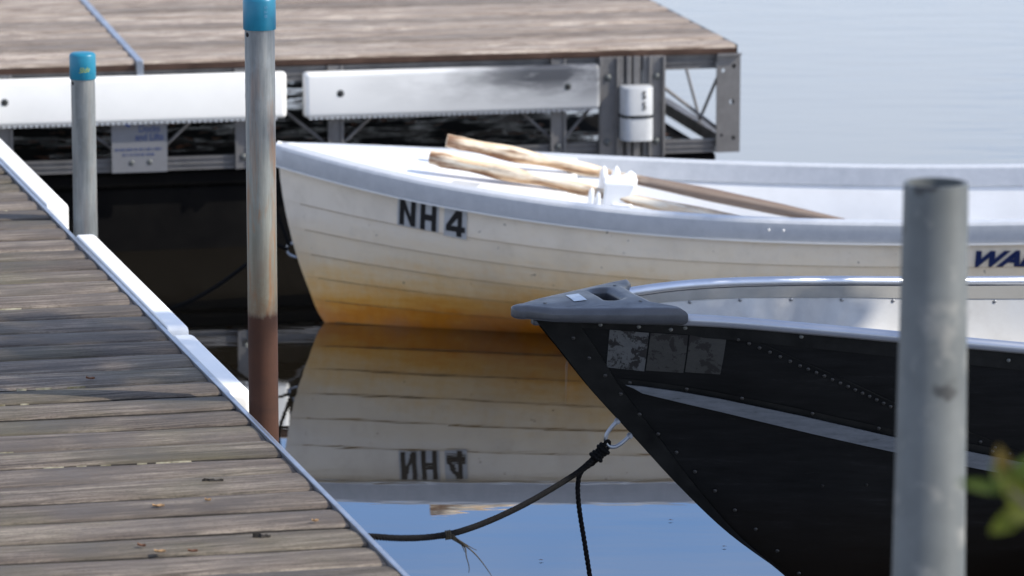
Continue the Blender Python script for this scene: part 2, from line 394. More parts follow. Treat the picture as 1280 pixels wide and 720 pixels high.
SUN_AZ_TOWARD_CAM, SUN_EL = 9.5, 39
w = bpy.data.worlds.new('World'); sc.world = w; w.use_nodes = True
nt = w.node_tree; bg = nt.nodes['Background']; sky = nt.nodes.new('ShaderNodeTexSky'); sky.sky_type = 'NISHITA'
sky.sun_disc = False; sky.sun_elevation = R(SUN_EL); sky.sun_rotation = R(90 + SUN_AZ_TOWARD_CAM); sky.air_density = 1.0; sky.dust_density = .6; sky.ozone_density = 2.5
W = type('W', (NT,), {'__init__': lambda self: None})(); W.t = nt
tc = nt.nodes.new('ShaderNodeTexCoord'); sp_ = W.sep(tc.outputs['Generated'])
col = W.mix(1.0, sky.outputs[0], (1.12, 1.29, 1.58), 'MULTIPLY')
haze = W.maprange(sp_[2], .165, .235, .85, 0)
col = W.mix(haze, col, (6.9, 7.4, 8.2))
wisp = W.math('MULTIPLY', W.maprange(sp_[2], .235, .275, 0, .55), W.ramp(W.noise(tc.outputs['Generated'], 9, 4, .6), [(.38, .15), (.62, 1.0)]))
col = W.mix(wisp, col, (6.2, 6.8, 7.9))
mpw = nt.nodes.new('ShaderNodeMapping'); mpw.inputs['Scale'].default_value = (1, 1, 2.6); nt.links.new(tc.outputs['Generated'], mpw.inputs[0])
cl = W.ramp(W.noise(mpw.outputs[0], 2.3, 7, .6, .5), [(.42, 0.0), (.66, 1.0)])
back = W.maprange(sp_[1], .55, -.35, .08, .45)
col = W.mix(W.math('MULTIPLY', cl, back), col, (7.9, 7.5, 7.0))
nt.links.new(col, bg.inputs[0]); bg.inputs[1].default_value = .15
ld = bpy.data.lights.new('sun', 'SUN'); ld.energy = 5.0; ld.angle = R(.53); ld.color = (1, .925, .80)
lo = bpy.data.objects.new('sun', ld); COL.objects.link(lo)
a = R(SUN_AZ_TOWARD_CAM); e = R(SUN_EL)
to_sun = Vector((math.cos(a)*math.cos(e), -math.sin(a)*math.cos(e), math.sin(e)))
lo.rotation_euler = to_sun.to_track_quat('Z', 'Y').to_euler(); lo.location = to_sun*30

cd = bpy.data.cameras.new('camera'); cd.lens = F_PX/1280*36; cd.sensor_width = 36; cd.clip_end = 9000; cd.clip_start = .1
cd.dof.use_dof = True; cd.dof.focus_distance = 9.15; cd.dof.aperture_fstop = cd.lens/23.5; cd.dof.aperture_blades = 0
co = bpy.data.objects.new('camera', cd); COL.objects.link(co); co.location = CAM; co.rotation_euler = (math.pi/2 - PITCH, 0, 0); sc.camera = co
sc.view_settings.view_transform = 'Standard'; sc.view_settings.look = 'None'; sc.view_settings.exposure = 0; sc.view_settings.gamma = 1
sc.cycles.max_bounces = 8; sc.cycles.caustics_reflective = True; sc.cycles.blur_glossy = 0.6; sc.cycles.caustics_refractive = False; sc.cycles.sample_clamp_indirect = 12

def text_mesh(body, size, shear=0, offset=0, sx=1.0, spacing=1.0, cuts=0):
    cu = bpy.data.curves.new('txt', 'FONT'); cu.body = body; cu.size = size; cu.shear = shear; cu.offset = offset; cu.space_character = spacing
    o = bpy.data.objects.new('txt', cu); COL.objects.link(o)
    bpy.context.view_layer.update()
    me = bpy.data.meshes.new_from_object(o.evaluated_get(bpy.context.evaluated_depsgraph_get()))
    bpy.data.objects.remove(o); bm = bmesh.new(); bm.from_mesh(me); bmesh.ops.triangulate(bm, faces=bm.faces)
    if cuts: bmesh.ops.subdivide_edges(bm, edges=[e for e in bm.edges if e.calc_length() > size*.12], cuts=cuts)
    vs = [Vector((v.co.x*sx, v.co.y, 0)) for v in bm.verts]; fs = [tuple(v.index for v in f.verts) for f in bm.faces]
    bm.free(); return vs, fs

# ------------------------------------------------------------------ near dock (walkway, lower left)
DZ = .52                                            # deck level above the water
ND = thing('near_dock', 'weathered grey plank walkway with aluminium edge in the lower left foreground', 'dock', (-.224, 7.474, 0), R(15.24))
NDM = Matrix.Translation((-.224, 7.474, 0)) @ Matrix.Rotation(R(15.24), 4, 'Z')
SK = -.0566                                         # the boards run slightly skew to the edge
y = -1.05; i = 0
while y < 6.4:
    wd = .1365 + random.uniform(-.002, .002)
    mb = MB(); nx = 46; cr = random.uniform(.001, .0035)
    prof = [(0, -.036), (0, -.010), (.0025, -.005), (.007, -.001), (.3*wd, cr*.7), (.5*wd, cr), (.7*wd, cr*.7), (wd-.007, -.001), (wd-.0025, -.005), (wd, -.010), (wd, -.036)]
    ph = [random.uniform(0, 6.3) for _ in range(6)]; rings = []; tilt = random.uniform(-.0018, .0018)
    for k in range(nx+1):
        x = -.0055 - 1.9*k/nx
        e1 = .0024*math.sin(x*9+ph[0]) + .0016*math.sin(x*23+ph[1]) + random.uniform(-.0013, .0013)
        e2 = .0024*math.sin(x*8+ph[2]) + .0016*math.sin(x*27+ph[3]) + random.uniform(-.0013, .0013)
        dz = .0015*math.sin(x*3+ph[4])
        rings.append([(x, y + x*SK + py + (e1 if py < wd*.2 else e2 if py > wd*.8 else 0), DZ + pz + dz + tilt*(py/wd-.5)*2) for py, pz in prof])
    n0 = len(mb.f); mb.loft(rings); m_ = len(prof)
    mb.alt = {n0 + r_*m_ + j for r_ in range(nx) for j in (0, 1, 8, 9, 10)}
    if random.random() < .62:                       # pale splinters and lichen along the gap
        x = random.uniform(-1.4, -.05)
        for q in range(random.choice((3, 6, 12, 20))):
            L = random.uniform(.006, .04) if random.random() < .9 else .07; yy = y + x*SK + wd + .0015; w_ = random.uniform(.0015, .0035); sl = R(-3.2 + random.uniform(-1.5, 1.5)); zz_ = DZ - .0035
            rr_ = []
            for k in range(6):
                t_ = k/5; xx = x + (t_-.5)*L; ww = w_*math.sin(math.pi*(.12+.76*t_))*random.uniform(.6, 1.2); yc = yy + (t_-.5)*L*math.sin(sl) + random.uniform(-.0008, .0008)
                rr_.append([(xx, yc-ww, zz_-.004), (xx, yc-ww*.5, zz_+.003), (xx, yc+ww*.5, zz_+.003), (xx, yc+ww, zz_-.004)])
            k0 = len(mb.f); mb.loft(rr_); SPL = set(range(k0, len(mb.f))); mb.spl = getattr(mb, 'spl', set()) | SPL
            x -= L*.6 + random.uniform(.004, .07)
            if x < -1.8: x = random.uniform(-.6, -.05)
    o = mb.build('deck_board', M['board_near'], ND, True, angle=50, mat2=M['board_edge'])
    if getattr(mb, 'spl', None):
        o.data.materials.append(M['splinter'])
        for i_ in mb.spl: o.data.polygons[i_].material_index = 2
    y += .1435; i += 1
# aluminium trim: angle with upstanding lip, plus side beam below
mb = MB(); mb.box2((-.004, -1.1, DZ-.10), (.006, 6.4, DZ+.007)); mb.build('edge_trim', M['alu_trim'], ND, bevel=.0015)
mb = MB(); mb.box2((-.055, -1.1, DZ-.22), (-.006, 6.4, DZ-.038)); mb.build('side_beam', M['alu_frame'], ND)
mb = MB(); mb.box2((-1.88, -1.1, DZ-.22), (-1.83, 6.4, DZ-.038)); mb.build('side_beam', M['alu_frame'], ND)
mb = MB(); mb.box2((-1.75, -.9, -.12), (-.16, 6.2, DZ-.225)); mb.build('float', M['float'], ND, bevel=.02)
def bumper(parent, p0, p1, w_, h_, top, mat, name='bumper', end=.02):
    """rounded white bumper strip lying along local y from p0 to p1 at x = 0.006"""
    mb = MB(); rings = []; x0 = .008; N = 7
    def sect(ins, yv):
        r = .016; pts = []
        cx0, cx1, cz0, cz1 = x0 , x0 + w_ - ins, top - h_, top - ins*.7
        for (cx, cz, a0) in ((cx1-r, cz1-r, 0), (cx0+.004, cz1-.004, 90), (cx0+.004, cz0+.004, 180), (cx1-r, cz0+r, 270)):
            rr = r if cx == cx1-r else .004
            for k in range(N): 
                a = R(a0 + 90*k/(N-1)); pts.append((cx + rr*math.cos(a), yv, cz + rr*math.sin(a)))
        return pts
    for q in (0, .15, .4, .7, 1): rings.append(sect(end*.9*(1-math.sqrt(1-(1-q)**2)), p0 + end*q))
    for q in (1, .7, .4, .15, 0): rings.append(sect(end*.9*(1-math.sqrt(1-(1-q)**2)), p1 - end*q))
    mb.loft(rings); return mb.build(name, mat, parent, True, angle=50)
def nd_y(Y): return (Y - 7.474)/.965
bumper(ND, nd_y(11.02), 6.2, .058, .10, DZ+.012, M['vinyl'])
bumper(ND, nd_y(9.45), nd_y(10.60), .050, .10, DZ+.012, M['vinyl'])
bumper(ND, nd_y(8.80), nd_y(9.40), .050, .10, DZ+.006, M['vinyl'])

# ------------------------------------------------------------------ pipe posts of the near dock
def dock_post(px, Y, top_y, label, mat, rad=.0302, cap_h=.065, n_name='dock_post', textfn=None, cap_drop=0):
    p = at_z(px, 0, 0); 
    # height of the top from the pixel row at that distance
    v = top_y; r = ray(px, v); k = (Y - CAM.y)/r.y; P = CAM + r*k
    root = thing(n_name, label, 'post', (P.x, Y, 0), 0, 'capped pipe posts along the near dock')
    top = P.z
    mb = MB(); mb.lathe([(rad, -.9), (rad, top-.01)]); 
    o = mb.build('pipe', mat, root, True)
    c0 = top - cap_h; ro = rad + .0028
    mb = MB(); prof = [(rad+.0006, c0), (ro-.0006, c0), (ro, c0+.001), (ro, top-.006), (ro-.002, top-.002), (ro-.007, top+.0005), (ro*.5, top+.002), (.001, top+.0025)]
    mb.lathe(prof); cap = mb.build('cap', M['cap'], root, True, angle=50)
    ang = R(-90-52); cz = c0 - .009
    mb = MB(); mb.dome(((rad-.001)*math.cos(ang), (rad-.001)*math.sin(ang), cz), (math.cos(ang), math.sin(ang), 0), .0055, .0022, 14)
    mb.build('bolt_hole', M['black'], root)
    return root, c0, top, ro, cap
root1, c0, top, ro, cap = dock_post(103, 10.87, 66, 'shorter galvanised pipe post with yellow marker writing on its blue cap', M['pipe'])
vs, fs = text_mesh('Slide', .019, .4, .0, .75)
mx = max(v.x for v in vs)
mb = MB(); mb.add([( (ro+.0006)*math.cos(R(-90) + (v.x - mx/2 + .007)/ro), (ro+.0006)*math.sin(R(-90) + (v.x - mx/2 + .007)/ro), c0 + .018 + v.y + v.x*.12) for v in vs], fs)
mb.build('marker_writing', M['cap_text'], cap)
root2, c0, top, ro, cap = dock_post(324, 8.75, -4, 'taller galvanised pipe post with blue cap and rusty brown lower half', M['pipe_rusty'])
vs, fs = text_mesh('S 2 8', .009, 0, .0002, 1)
mb = MB(); mb.add([((ro+.0005)*math.cos(R(-90)+(.012 + v.y)/ro), (ro+.0005)*math.sin(R(-90)+(.012+v.y)/ro), c0 + .05 - v.x*1.3) for v in vs], fs)
mb.build('faint_marking', M['cap_emboss'], cap)
# bolts / brackets that hold the posts to the dock, below deck level
for (yy, nm) in ((nd_y(10.87), root1), (nd_y(8.75), root2)):
    mb = MB(); mb.box2((.006, yy-.05, DZ-.20), (.016, yy+.05, DZ-.11))
    mb.box2((.016, yy-.045, DZ-.20), (.11, yy-.037, DZ-.11)); mb.box2((.016, yy+.037, DZ-.20), (.11, yy+.045, DZ-.11))
    mb.build('post_bracket', M['alu_frame'], ND)

# ------------------------------------------------------------------ foreground plastic post
P = at_depth(1170, 228, 5.75); Q = at_depth(1160, 740, 5.72)
dirv = (Q - P).normalized(); L = 2.0
fg = thing('plastic_post', 'blurred uncapped grey plastic pipe post standing in front of the dark boat', 'post', (P.x, P.y, 0), 0)
mb = MB(); rings = []; NB = P + dirv*(P.z+.35)/(-dirv.z)
def ringat(c, r, n=40): return [c - Vector((P.x, P.y, 0)) + Vector((r*math.cos(2*math.pi*k/n), r*math.sin(2*math.pi*k/n), 0)) for k in range(n)]
for q in (0, .1, .25, .5, .75, 1):
    c_ = P + (NB-P)*q; rings.append(ringat(c_, .0425 + .011*min(1, q*P.z*1.0/.9)))
top_in = [ringat(P, .0425), ringat(P, .0370), ringat(P - Vector((0,0,.12)), .0370)]
mb.loft(rings[::-1], caps=False); mb.loft(top_in, caps=False); mb.add(ringat(P - Vector((0,0,.12)), .037), [tuple(range(40))])
mb.build('pipe', M['pvc'], fg, True, angle=50, weld=True)

# ------------------------------------------------------------------ far dock
A = R(11.9); FO = Vector((.7007, 13.60, .072))
FD = thing('far_dock', 'sunlit plank dock on an aluminium truss frame with white side bumpers across the back', 'dock', tuple(FO), A)
FX = 401.0
def fx(px): return -(921 - px)/FX                    # picture column -> local x on the front face
D2 = 3.0; XL = -4.2
jx = fx(171)
k = 0; y = -.012
while y < D2:
    for (x0, x1) in ((XL, jx-.012), (jx+.012, -.006)):
        wd = .1365; mb = MB(); ph = random.uniform(0, 6.3); rings = []; nx = 20
        for q in range(nx+1):
            x = x0 + (x1-x0)*q/nx; e1 = .0015*math.sin(x*7+ph); dz = .0012*math.sin(x*2.1+ph)
            rings.append([(x, y+e1, DZ-.026+dz), (x, y+e1, DZ-.007+dz), (x, y+.008, DZ+dz), (x, y+wd*.5, DZ+.003+dz), (x, y+wd-.008, DZ+dz), (x, y+wd, DZ-.008+dz), (x, y+wd, DZ-.026+dz)])
        mb.loft(rings); mb.alt = {r_*7 + j for r_ in range(nx) for j in (0, 5, 6)}
        mb.build('deck_board', M['board_far'], FD, True, angle=50, mat2=M['board_edge_far'])
    y += .1435
mb = MB(); mb.box2((jx-.010, -.02, DZ-.02), (jx+.010, D2, DZ+.006)); mb.box2((jx-.010, -.026, DZ-.05), (jx+.010, -.02, DZ+.006))
mb.build('joint_strip', M['alu_trim'], FD, bevel=.002)
# side trim on the right edge
mb = MB(); mb.box2((-.006, 0, DZ-.03), (.002, D2, DZ-.001)); mb.build('edge_trim', M['guard'], FD)
ZT, ZB = DZ-.029, .183
def chan(mb, x0, x1, z0, z1, y0=.0, dpt=.035):       # ribbed rail on the front face
    h = z1-z0; mb.box2((x0, y0+.006, z0+.002), (x1, y0+dpt, z1-.002))
    for q in (0, .42, .84): mb.box2((x0, y0, z0 + h*q), (x1, y0+.0055, z0 + h*q + h*.16))
mb = MB(); chan(mb, XL, -.065, ZT-.045, ZT); mb.build('top_rail', M['alu_frame'], FD)
mb = MB(); chan(mb, XL, -.065, ZB, ZB+.040); mb.build('bottom_rail', M['alu_frame'], FD)
def post_plate(xc, w_=.048):
    mb = MB(); y0 = -.008
    mb.box2((xc-w_/2, y0, ZB-.001), (xc+w_/2, y0+.006, ZT+.001)); mb.box2((xc-w_/2, y0-.006, ZB-.001), (xc-w_/2+.008, y0, ZT+.001)); mb.box2((xc+w_/2-.008, y0-.006, ZB-.001), (xc+w_/2, y0, ZT+.001))
    o = mb.build('upright', M['alu_frame'], FD)
    for bz in (ZB+.035, ZT-.03): stud('bolt', (xc, y0, bz), (0,-1,0), .012, .008, M['bolt'], o)
for px in (692, 412, 297, 6, 560-560-280): post_plate(fx(px))
def rod(x0, z0, x1, z1, r=.0055, y_=.02, mat='alu_frame'):
    mb = MB(); mb.tube([(x0, y_, z0), (x1, y_, z1)], r, 8); return mb.build('truss_rod', M[mat], FD, True)
zr0, zr1 = ZB+.045, ZT-.035
for (pa, ta, pb, tb) in ((300, 1, 410, 0), (515, 1, 415, 0), (590, 1, 690, 0), (780, 1, 698, 0), (825, .74, 912, 0), (290, 1, 190, 0), (30, 1, 150, 0), (-70, 1, 0, 0)):
    rod(fx(pa), zr0 + (zr1-zr0)*ta, fx(pb), zr0 + (zr1-zr0)*tb)
# corner plate with round holes
def holed_plate(x0, x1, z0, z1, holes, y0, name, mat, parent):
    cu = bpy.data.curves.new('c', 'CURVE'); cu.dimensions = '2D'; cu.fill_mode = 'BOTH'; cu.extrude = .003
    sp = cu.splines.new('POLY'); pts = [(x0, z0), (x1, z0), (x1, z1-.006), (x1-.006, z1), (x0, z1)]
    sp.points.add(len(pts)-1)
    for p_, q in zip(sp.points, pts): p_.co = (q[0], q[1], 0, 1)
    sp.use_cyclic_u = True
    for (hx, hz, hr) in holes:
        s2 = cu.splines.new('POLY'); s2.points.add(15); s2.use_cyclic_u = True
        for k in range(16): s2.points[k].co = (hx + hr*math.cos(k*math.pi/8), hz + hr*math.sin(k*math.pi/8), 0, 1)
    o = bpy.data.objects.new('c', cu); COL.objects.link(o); bpy.context.view_layer.update()
    me = bpy.data.meshes.new_from_object(o.evaluated_get(bpy.context.evaluated_depsgraph_get())); bpy.data.objects.remove(o)
    me.transform(Matrix.Translation((0, y0, 0)) @ Matrix.Rotation(R(90), 4, 'X')); me.name = name
    me.materials.clear(); me.materials.append(mat); ob = bpy.data.objects.new(name, me); COL.objects.link(ob); ob.parent = parent; return ob
def zpx(v, x, y_=0):                                 # picture row -> height on the front face
    Pw = FO + Vector((x*math.cos(A), x*math.sin(A), 0)); r = ray(640 + F_PX*Pw.x/14, v); return (CAM + r*(Pw.y/r.y)).z
holed_plate(-.068, .008, ZB, ZT+.002, [(-.047, .441, .006), (-.013, .454, .007), (-.018, .342, .008)], -.012, 'corner_plate', M['alu_frame'], FD)
stud('corner_bolt', (-.012, -.015, .229), (0,-1,0), .007, .002, M['black'], FD); stud('corner_bolt', (-.050, -.015, .238), (0,-1,0), .005, .002, M['black'], FD)
mb = MB(); mb.box2((.002, -.009, ZB), (.008, .07, ZT)); mb.box2((-.068, -.03, ZT-.002), (.008, -.0155, ZT+.004)); mb.build('corner_return', M['alu_frame'], FD)
# right-hand side truss, running back from the corner
mb = MB(); mb.box2((-.035, .071, ZT-.045), (-.002, D2, ZT)); mb.build('side_rail', M['alu_frame'], FD)
mb = MB(); mb.box2((-.035, .071, ZB), (-.002, D2, ZB+.04)); mb.build('side_rail', M['alu_frame'], FD)
yy = .08; zz_ = [zr1, zr0]
for q in range(10):
    mb = MB(); mb.tube([(-.02, yy + q*.3, zz_[q % 2]), (-.02, yy + (q+1)*.3, zz_[(q+1) % 2])], .005, 8); mb.build('truss_rod', M['alu_frame'], FD, True)
# back truss rails and cross joists
mb = MB(); mb.box2((XL, D2-.04, ZB), (-.04, D2-.005, ZB+.05)); mb.box2((XL, D2-.04, ZT-.045), (-.04, D2-.005, ZT)); mb.build('back_rail', M['alu_frame'], FD)
for q in range(1, 6):
    mb = MB(); mb.box2((XL, .5*q-.02, ZT-.05), (-.04, .5*q+.02, ZT-.001)); mb.build('joist', M['alu_frame'], FD)
# pipe bracket: two plates, a channel between them, and the white sleeve
br = MB(); y0 = -.022
xa, xb = fx(743), fx(826); mb = MB()
mb.box2((xa, y0, ZB-.004), (xa+.075, y0+.014, ZT+.003)); mb.box2((xb-.068, y0, ZB-.004), (xb, y0+.014, ZT+.003))
mb.box2((xa+.075, y0+.014, ZB-.004), (xb-.068, y0+.020, ZT+.003)); mb.box2((xa, y0-.004, ZB-.004), (xa+.006, y0, ZT+.003)); mb.box2((xb-.008, y0-.012, ZB-.004), (xb, y0, ZT+.003))
mb.box2((xa+.052, y0-.010, ZB-.004), (xa+.058, y0, ZT+.003)); mb.box2((xb-.052, y0-.010, ZB-.004), (xb-.045, y0, ZT+.003))
mb.box2((xa+.085, y0-.004, ZB-.004), (xa+.10, y0+.014, ZT+.003)); mb.box2((xb-.10, y0-.004, ZB-.004), (xb-.08, y0+.014, ZT+.003))
brk = mb.build('pipe_bracket', M['alu_frame'], FD, bevel=.0015)
for bx_ in (xa+.026, xb-.026):
    for bz in (ZT-.060, ZB+.045): stud('bolt', (bx_, y0-.002, bz), (0,-1,0), .0115, .008, M['bolt'], brk, 10)
xc = fx(787); zt_, zb_ = .407, .240
mb = MB()
def sq_ring(z, rx=.0495, ry=.045, n=32, p=3.2): return [(xc + rx*math.copysign(abs(math.cos(a))**(2/p), math.cos(a)), -.052 + ry*math.copysign(abs(math.sin(a))**(2/p), math.sin(a)), z) for a in [2*math.pi*k/n for k in range(n)]]
mb.loft([sq_ring(zb_), sq_ring(zb_+.003), sq_ring(zt_-.003), sq_ring(zt_, .046, .042)]); slv = mb.build('pipe_sleeve', M['pvc_white'], FD, True, angle=50)
mb = MB(); mb.loft([sq_ring(.312, .0515, .0475), sq_ring(.320, .0515, .0475)]); mb.build('clamp_band', M['guard'], slv, True)
vs, fs = text_mesh('S\n5', .042, 0, .0012, .8); mb = MB(); mb.add([(xc + .008 + v.x*.75, -.0985, .372 + v.y*.8) for v in vs], fs); mb.build('marking', M['guard'], slv)
# side bumpers (fenders) with bolt recesses and serrated lower lip
def fender(x0, x1, z0, z1, mat, bolts):
    mb = MB(); rings = []; N = 6
    def sect(ins, xv):
        r = .014; pts = []; ya, yb = -.010, -.052 + ins; za, zb2 = z0+ins*.4, z1-ins*.4
        for (cy, cz, a0, rr) in ((ya-.003, zb2-.003, 0, .003), (yb+r, zb2-r, 90, r), (yb+r, za+r, 180, r), (ya-.003, za+.003, 270, .003)):
            for k in range(N):
                a = R(a0 + 90*k/(N-1)); pts.append((xv, cy + rr*math.cos(a), cz + rr*math.sin(a)))
        return pts
    E = .016
    for q in (0, .15, .4, .7, 1): rings.append(sect(E*(1-math.sqrt(1-(1-q)**2)), x0 + E*q))
    for q in (1, .7, .4, .15, 0): rings.append(sect(E*(1-math.sqrt(1-(1-q)**2)), x1 - E*q))
    mb.loft(rings); x = x0 + .02
    while x < x1-.02:
        mb.box((x, -.030, z0-.002), (.010, .030, .006)); x += .0165
    o = mb.build('side_bumper', mat, FD, True, angle=50)
    for bx_ in bolts:
        rc = stud('bolt_recess', (bx_, -.0518, (z0+z1)/2+.004), (0,-1,0), .0125, .0010, M['bolt'], o, 16)
        stud('bolt', (0, -.0006, 0), (0,-1,0), .0075, .004, M['black'], rc, 6)
fender(fx(371), fx(742), .337, .476, M['vinyl_scuffed'], (fx(415), fx(700)))
fender(fx(-60)-.9, fx(349), .340, .480, M['vinyl'], (fx(303), fx(5), fx(-300)))
# sign plate
sx0, sx1 = fx(135), fx(203); mb = MB(); mb.box2((sx0, -.018, .183), (sx1, -.0135, .350)); sg = mb.build('sign_plate', M['sign'], FD)
sgt = MB()
for body, size, cx_, cz_ in (('Docks', .030, .115, .307), ('and Lifts', .030, .115, .281)):
    vs, fs = text_mesh(body, size, 0, .0006, .85); mx = max(v.x for v in vs)
    sgt = MB(); sgt.add([(sx0 + cx_ - mx/2 + v.x, -.0192, cz_ + v.y) for v in vs], fs); sgt.build('sign_lettering', M['sign_blue'], sg)
for (lz, la, lb) in ((.254, .012, .155), (.238, .035, .130)):      # two lines of print too small to read
    x = la; sgt = MB()
    while x < lb: sgt.box((sx0 + x, -.0190, lz), (.0035, .0006, random.uniform(.004, .009))); x += random.choice((.0055, .0055, .009))
    sgt.build('sign_lettering', M['sign_blue'], sg)
mb = MB(); mb.add([(sx0+.03, -.0194, .350), (sx0+.04, -.0194, .328), (sx0+.055, -.0194, .322), (sx0+.062, -.0194, .336), (sx0+.09, -.0194, .350)], [(0,1,2,3,4)]); mb.build('sign_logo', M['sign_logo'], sg)
stud('bolt', (sx0+.06, -.018, .212), (0,-1,0), .009, .003, M['bolt'], sg); stud('bolt', (sx0+.115, -.018, .213), (0,-1,0), .009, .003, M['bolt'], sg)
# floats
mb = MB(); mb.box2((XL+.1, .05, -.15), (-.09, D2-.1, .125)); mb.box2((XL+.1, .03, .128), (-.055, D2-.08, .176)); mb.build('float', M['float'], FD, bevel=.012)
# litter on top of the floats: dead leaves and bits (a countless scatter) 
mb = MB()
for q in range(420):
    x = random.uniform(-2.6, -.12); yy = random.uniform(.06, 1.9); s_ = random.uniform(.012, .035); a_ = random.uniform(0, 6.3); zz_ = .182 + random.uniform(0, .008)
    ps = [(x + s_*math.cos(a_+b)*k_, yy + s_*math.sin(a_+b)*k_, zz_ + random.uniform(0, .008)) for b, k_ in ((0,1),(1.4,.5),(3.14,1),(4.7,.5))]
    mb.add(ps, [(0,1,2,3)])
o = mb.build('leaf_litter', M['leaf_dry']); o.location = FO; o.rotation_euler = (0,0,A); tag(o, 'dead leaves scattered on the black floats under the far dock', 'leaf litter', None, 'stuff')

# ------------------------------------------------------------------ white boat
WO = Vector((-.655, 12.16, 0)); WA = R(-3.3)
WB = thing('white_rowboat', 'white lapstrake rowing dinghy with orange waterline stain behind the dark boat', 'boat', tuple(WO), WA)
WM = Matrix.Translation(WO) @ Matrix.Rotation(WA, 4, 'Z')
W_SHEER = [(0,.507), (.25,.474), (.5,.445), (1.0,.404), (1.5,.386), (2.0,.388), (3.0,.42)]
W_RAKE = [(-.07,.22), (0,.128), (.1,.082), (.2,.048), (.3,.024), (.4,.008), (.52,0)]
def wb_b(v):
    f = 1 - max(0, 1 - v/1.6)**2.75
    return .010 + .462*f - (.07*((v-1.6)/1.4)**2 if v > 1.6 else 0)
def wb_pt(v, u, side=-1, off=0.0):
    v_ = max(0, v); zs = smooth_lut(W_SHEER, v_); zk = -.07; z = zs - (zs-zk)*u
    tt = min(1, v_/1.3); tt = tt*tt*(3-2*tt)
    p = 1.35 + 1.25*tt; q = 1 - .2*tt
    half = wb_b(v_)*max(0, 1-u**p)**q + off
    return Vector((v + smooth_lut(W_RAKE, z)*math.exp(-v_/.3), side*max(half, .004), z))
VS = [3.0*(k/60)**1.35 for k in range(61)]
UB = [0, .27, .40, .525, .645, .76, .87, 1.0]
for side in (-1, 1): pass
mb = MB()
def strake_cols():
    cols = []
    for a_, b_ in zip(UB, UB[1:]):
        for q in (0, .33, .66, 1.0): cols.append((a_ + (b_-a_)*q, .0055*q))
    return cols
cols = strake_cols()
for side in (-1, 1):
    rings = [[wb_pt(v, u, side, o_*min(1, .25+v*4)) for (u, o_) in cols] for v in VS]
    mb.loft(rings, closed=False)
# transom
mb.add([wb_pt(3.0, u, -1, 0) for u, _ in cols] + [wb_pt(3.0, u, 1, 0) for u, _ in reversed(cols)], [tuple(range(2*len(cols)))])
hull = mb.build('hull', M['hull_white'], WB, True, angle=28)
# dark grime in the lap seams
mb = MB()
for side in (-1, 1):
    for ub in UB[1:-1]:
        r0 = [[wb_pt(v, ub+.0012, side, .0010), wb_pt(v, ub+.0048, side, .0006)] for v in VS if v > .05]
        mb.loft(r0, closed=False)
mb.build('lap_seams', M['lap_dirt'], WB)
# inner liner: walls + floor
mb = MB()
for side in (-1, 1):
    rings = []
    for v in VS:
        if v < .03: continue
        ring = []
        for u in (.10, .13, .3, .45, .6, .72, .82):
            p_ = wb_pt(v, u, side, -.028 if u > .12 else -.018); p_.z = max(p_.z, .045); ring.append(p_)
        e_ = ring[-1].copy(); e_.y = 0; ring.append(e_); rings.append(ring)
    mb.loft(rings, closed=False)
mb.add([wb_pt(2.97, u, -1, -.02) for u in (.03,.3,.6,.8)] + [wb_pt(2.97, u, 1, -.02) for u in (.8,.6,.3,.03)], [tuple(range(8))])
mb.build('inner_liner', M['liner'], WB, True, angle=30)
# gunwale: one profile swept from stern quarter round the bow to the other quarter
def sweep(path, prof, closed_prof=True):
    rings = []; n = len(path)
    for i, p_ in enumerate(path):
        t_ = (path[min(i+1, n-1)] - path[max(i-1, 0)]); t_.z = 0; t_.normalize(); nn = Vector((t_.y, -t_.x, 0))
        rings.append([p_ + nn*o_ + Vector((0,0,z_)) for o_, z_ in prof])
    return rings
vv = [v for v in VS]
near_p = [wb_pt(v, 0, -1) for v in reversed(vv)]; far_p = [wb_pt(v, 0, 1) for v in vv]
path = near_p[:-1] + [Vector((-.006, 0, .507))] + far_p[1:]
# going stern(near) -> bow -> stern(far): travel direction at near side is -x, so (t.y,-t.x) = (0, +1) points inboard: flip
def flip(pr): return [(-a_, b_) for a_, b_ in pr]
prof = flip([(.010,-.055), (.016,-.054), (.019,-.049), (.019,-.006), (.014,.001), (.006,.003), (-.026,.003), (-.032,-.002), (-.033,-.052), (-.030,-.056), (-.026,-.052), (-.024,-.010), (.004,-.010), (.006,-.050)])
mb = MB(); mb.loft(sweep(path, prof)); mb.build('gunwale', M['rubrail'], WB, True, angle=35)
# small flashing along the lower edge of the rail: pale lip
mb = MB(); mb.loft(sweep(path, flip([(.011,-.0585), (.0205,-.0585), (.0205,-.0550), (.011,-.0555)]))); mb.build('rail_lip', M['gel_white'], WB, True)
# rail joint sleeve (slightly different tone)
def rail_patch(v0, v1, mat, name):
    pth = [wb_pt(v0 + (v1-v0)*k/8, 0, -1) for k in range(9)]
    mb = MB(); mb.loft(sweep(pth[::-1], flip([(.012,-.0575), (.0202,-.0575), (.0202,-.005), (.0145,.0035), (0,.005), (-.02,.005), (-.02,.0), (.012,0)]))); return mb.build(name, mat, WB, True)
for (px, py) in ((969, 287), (987, 291)):
    r_ = ray(px, py); v_ = (px-346)/454; stud('rivet', wb_pt(v_, 0, -1, .0195) + Vector((0,0,-.025)), (0,-1,0), .004, .003, M['gel_white'], WB)
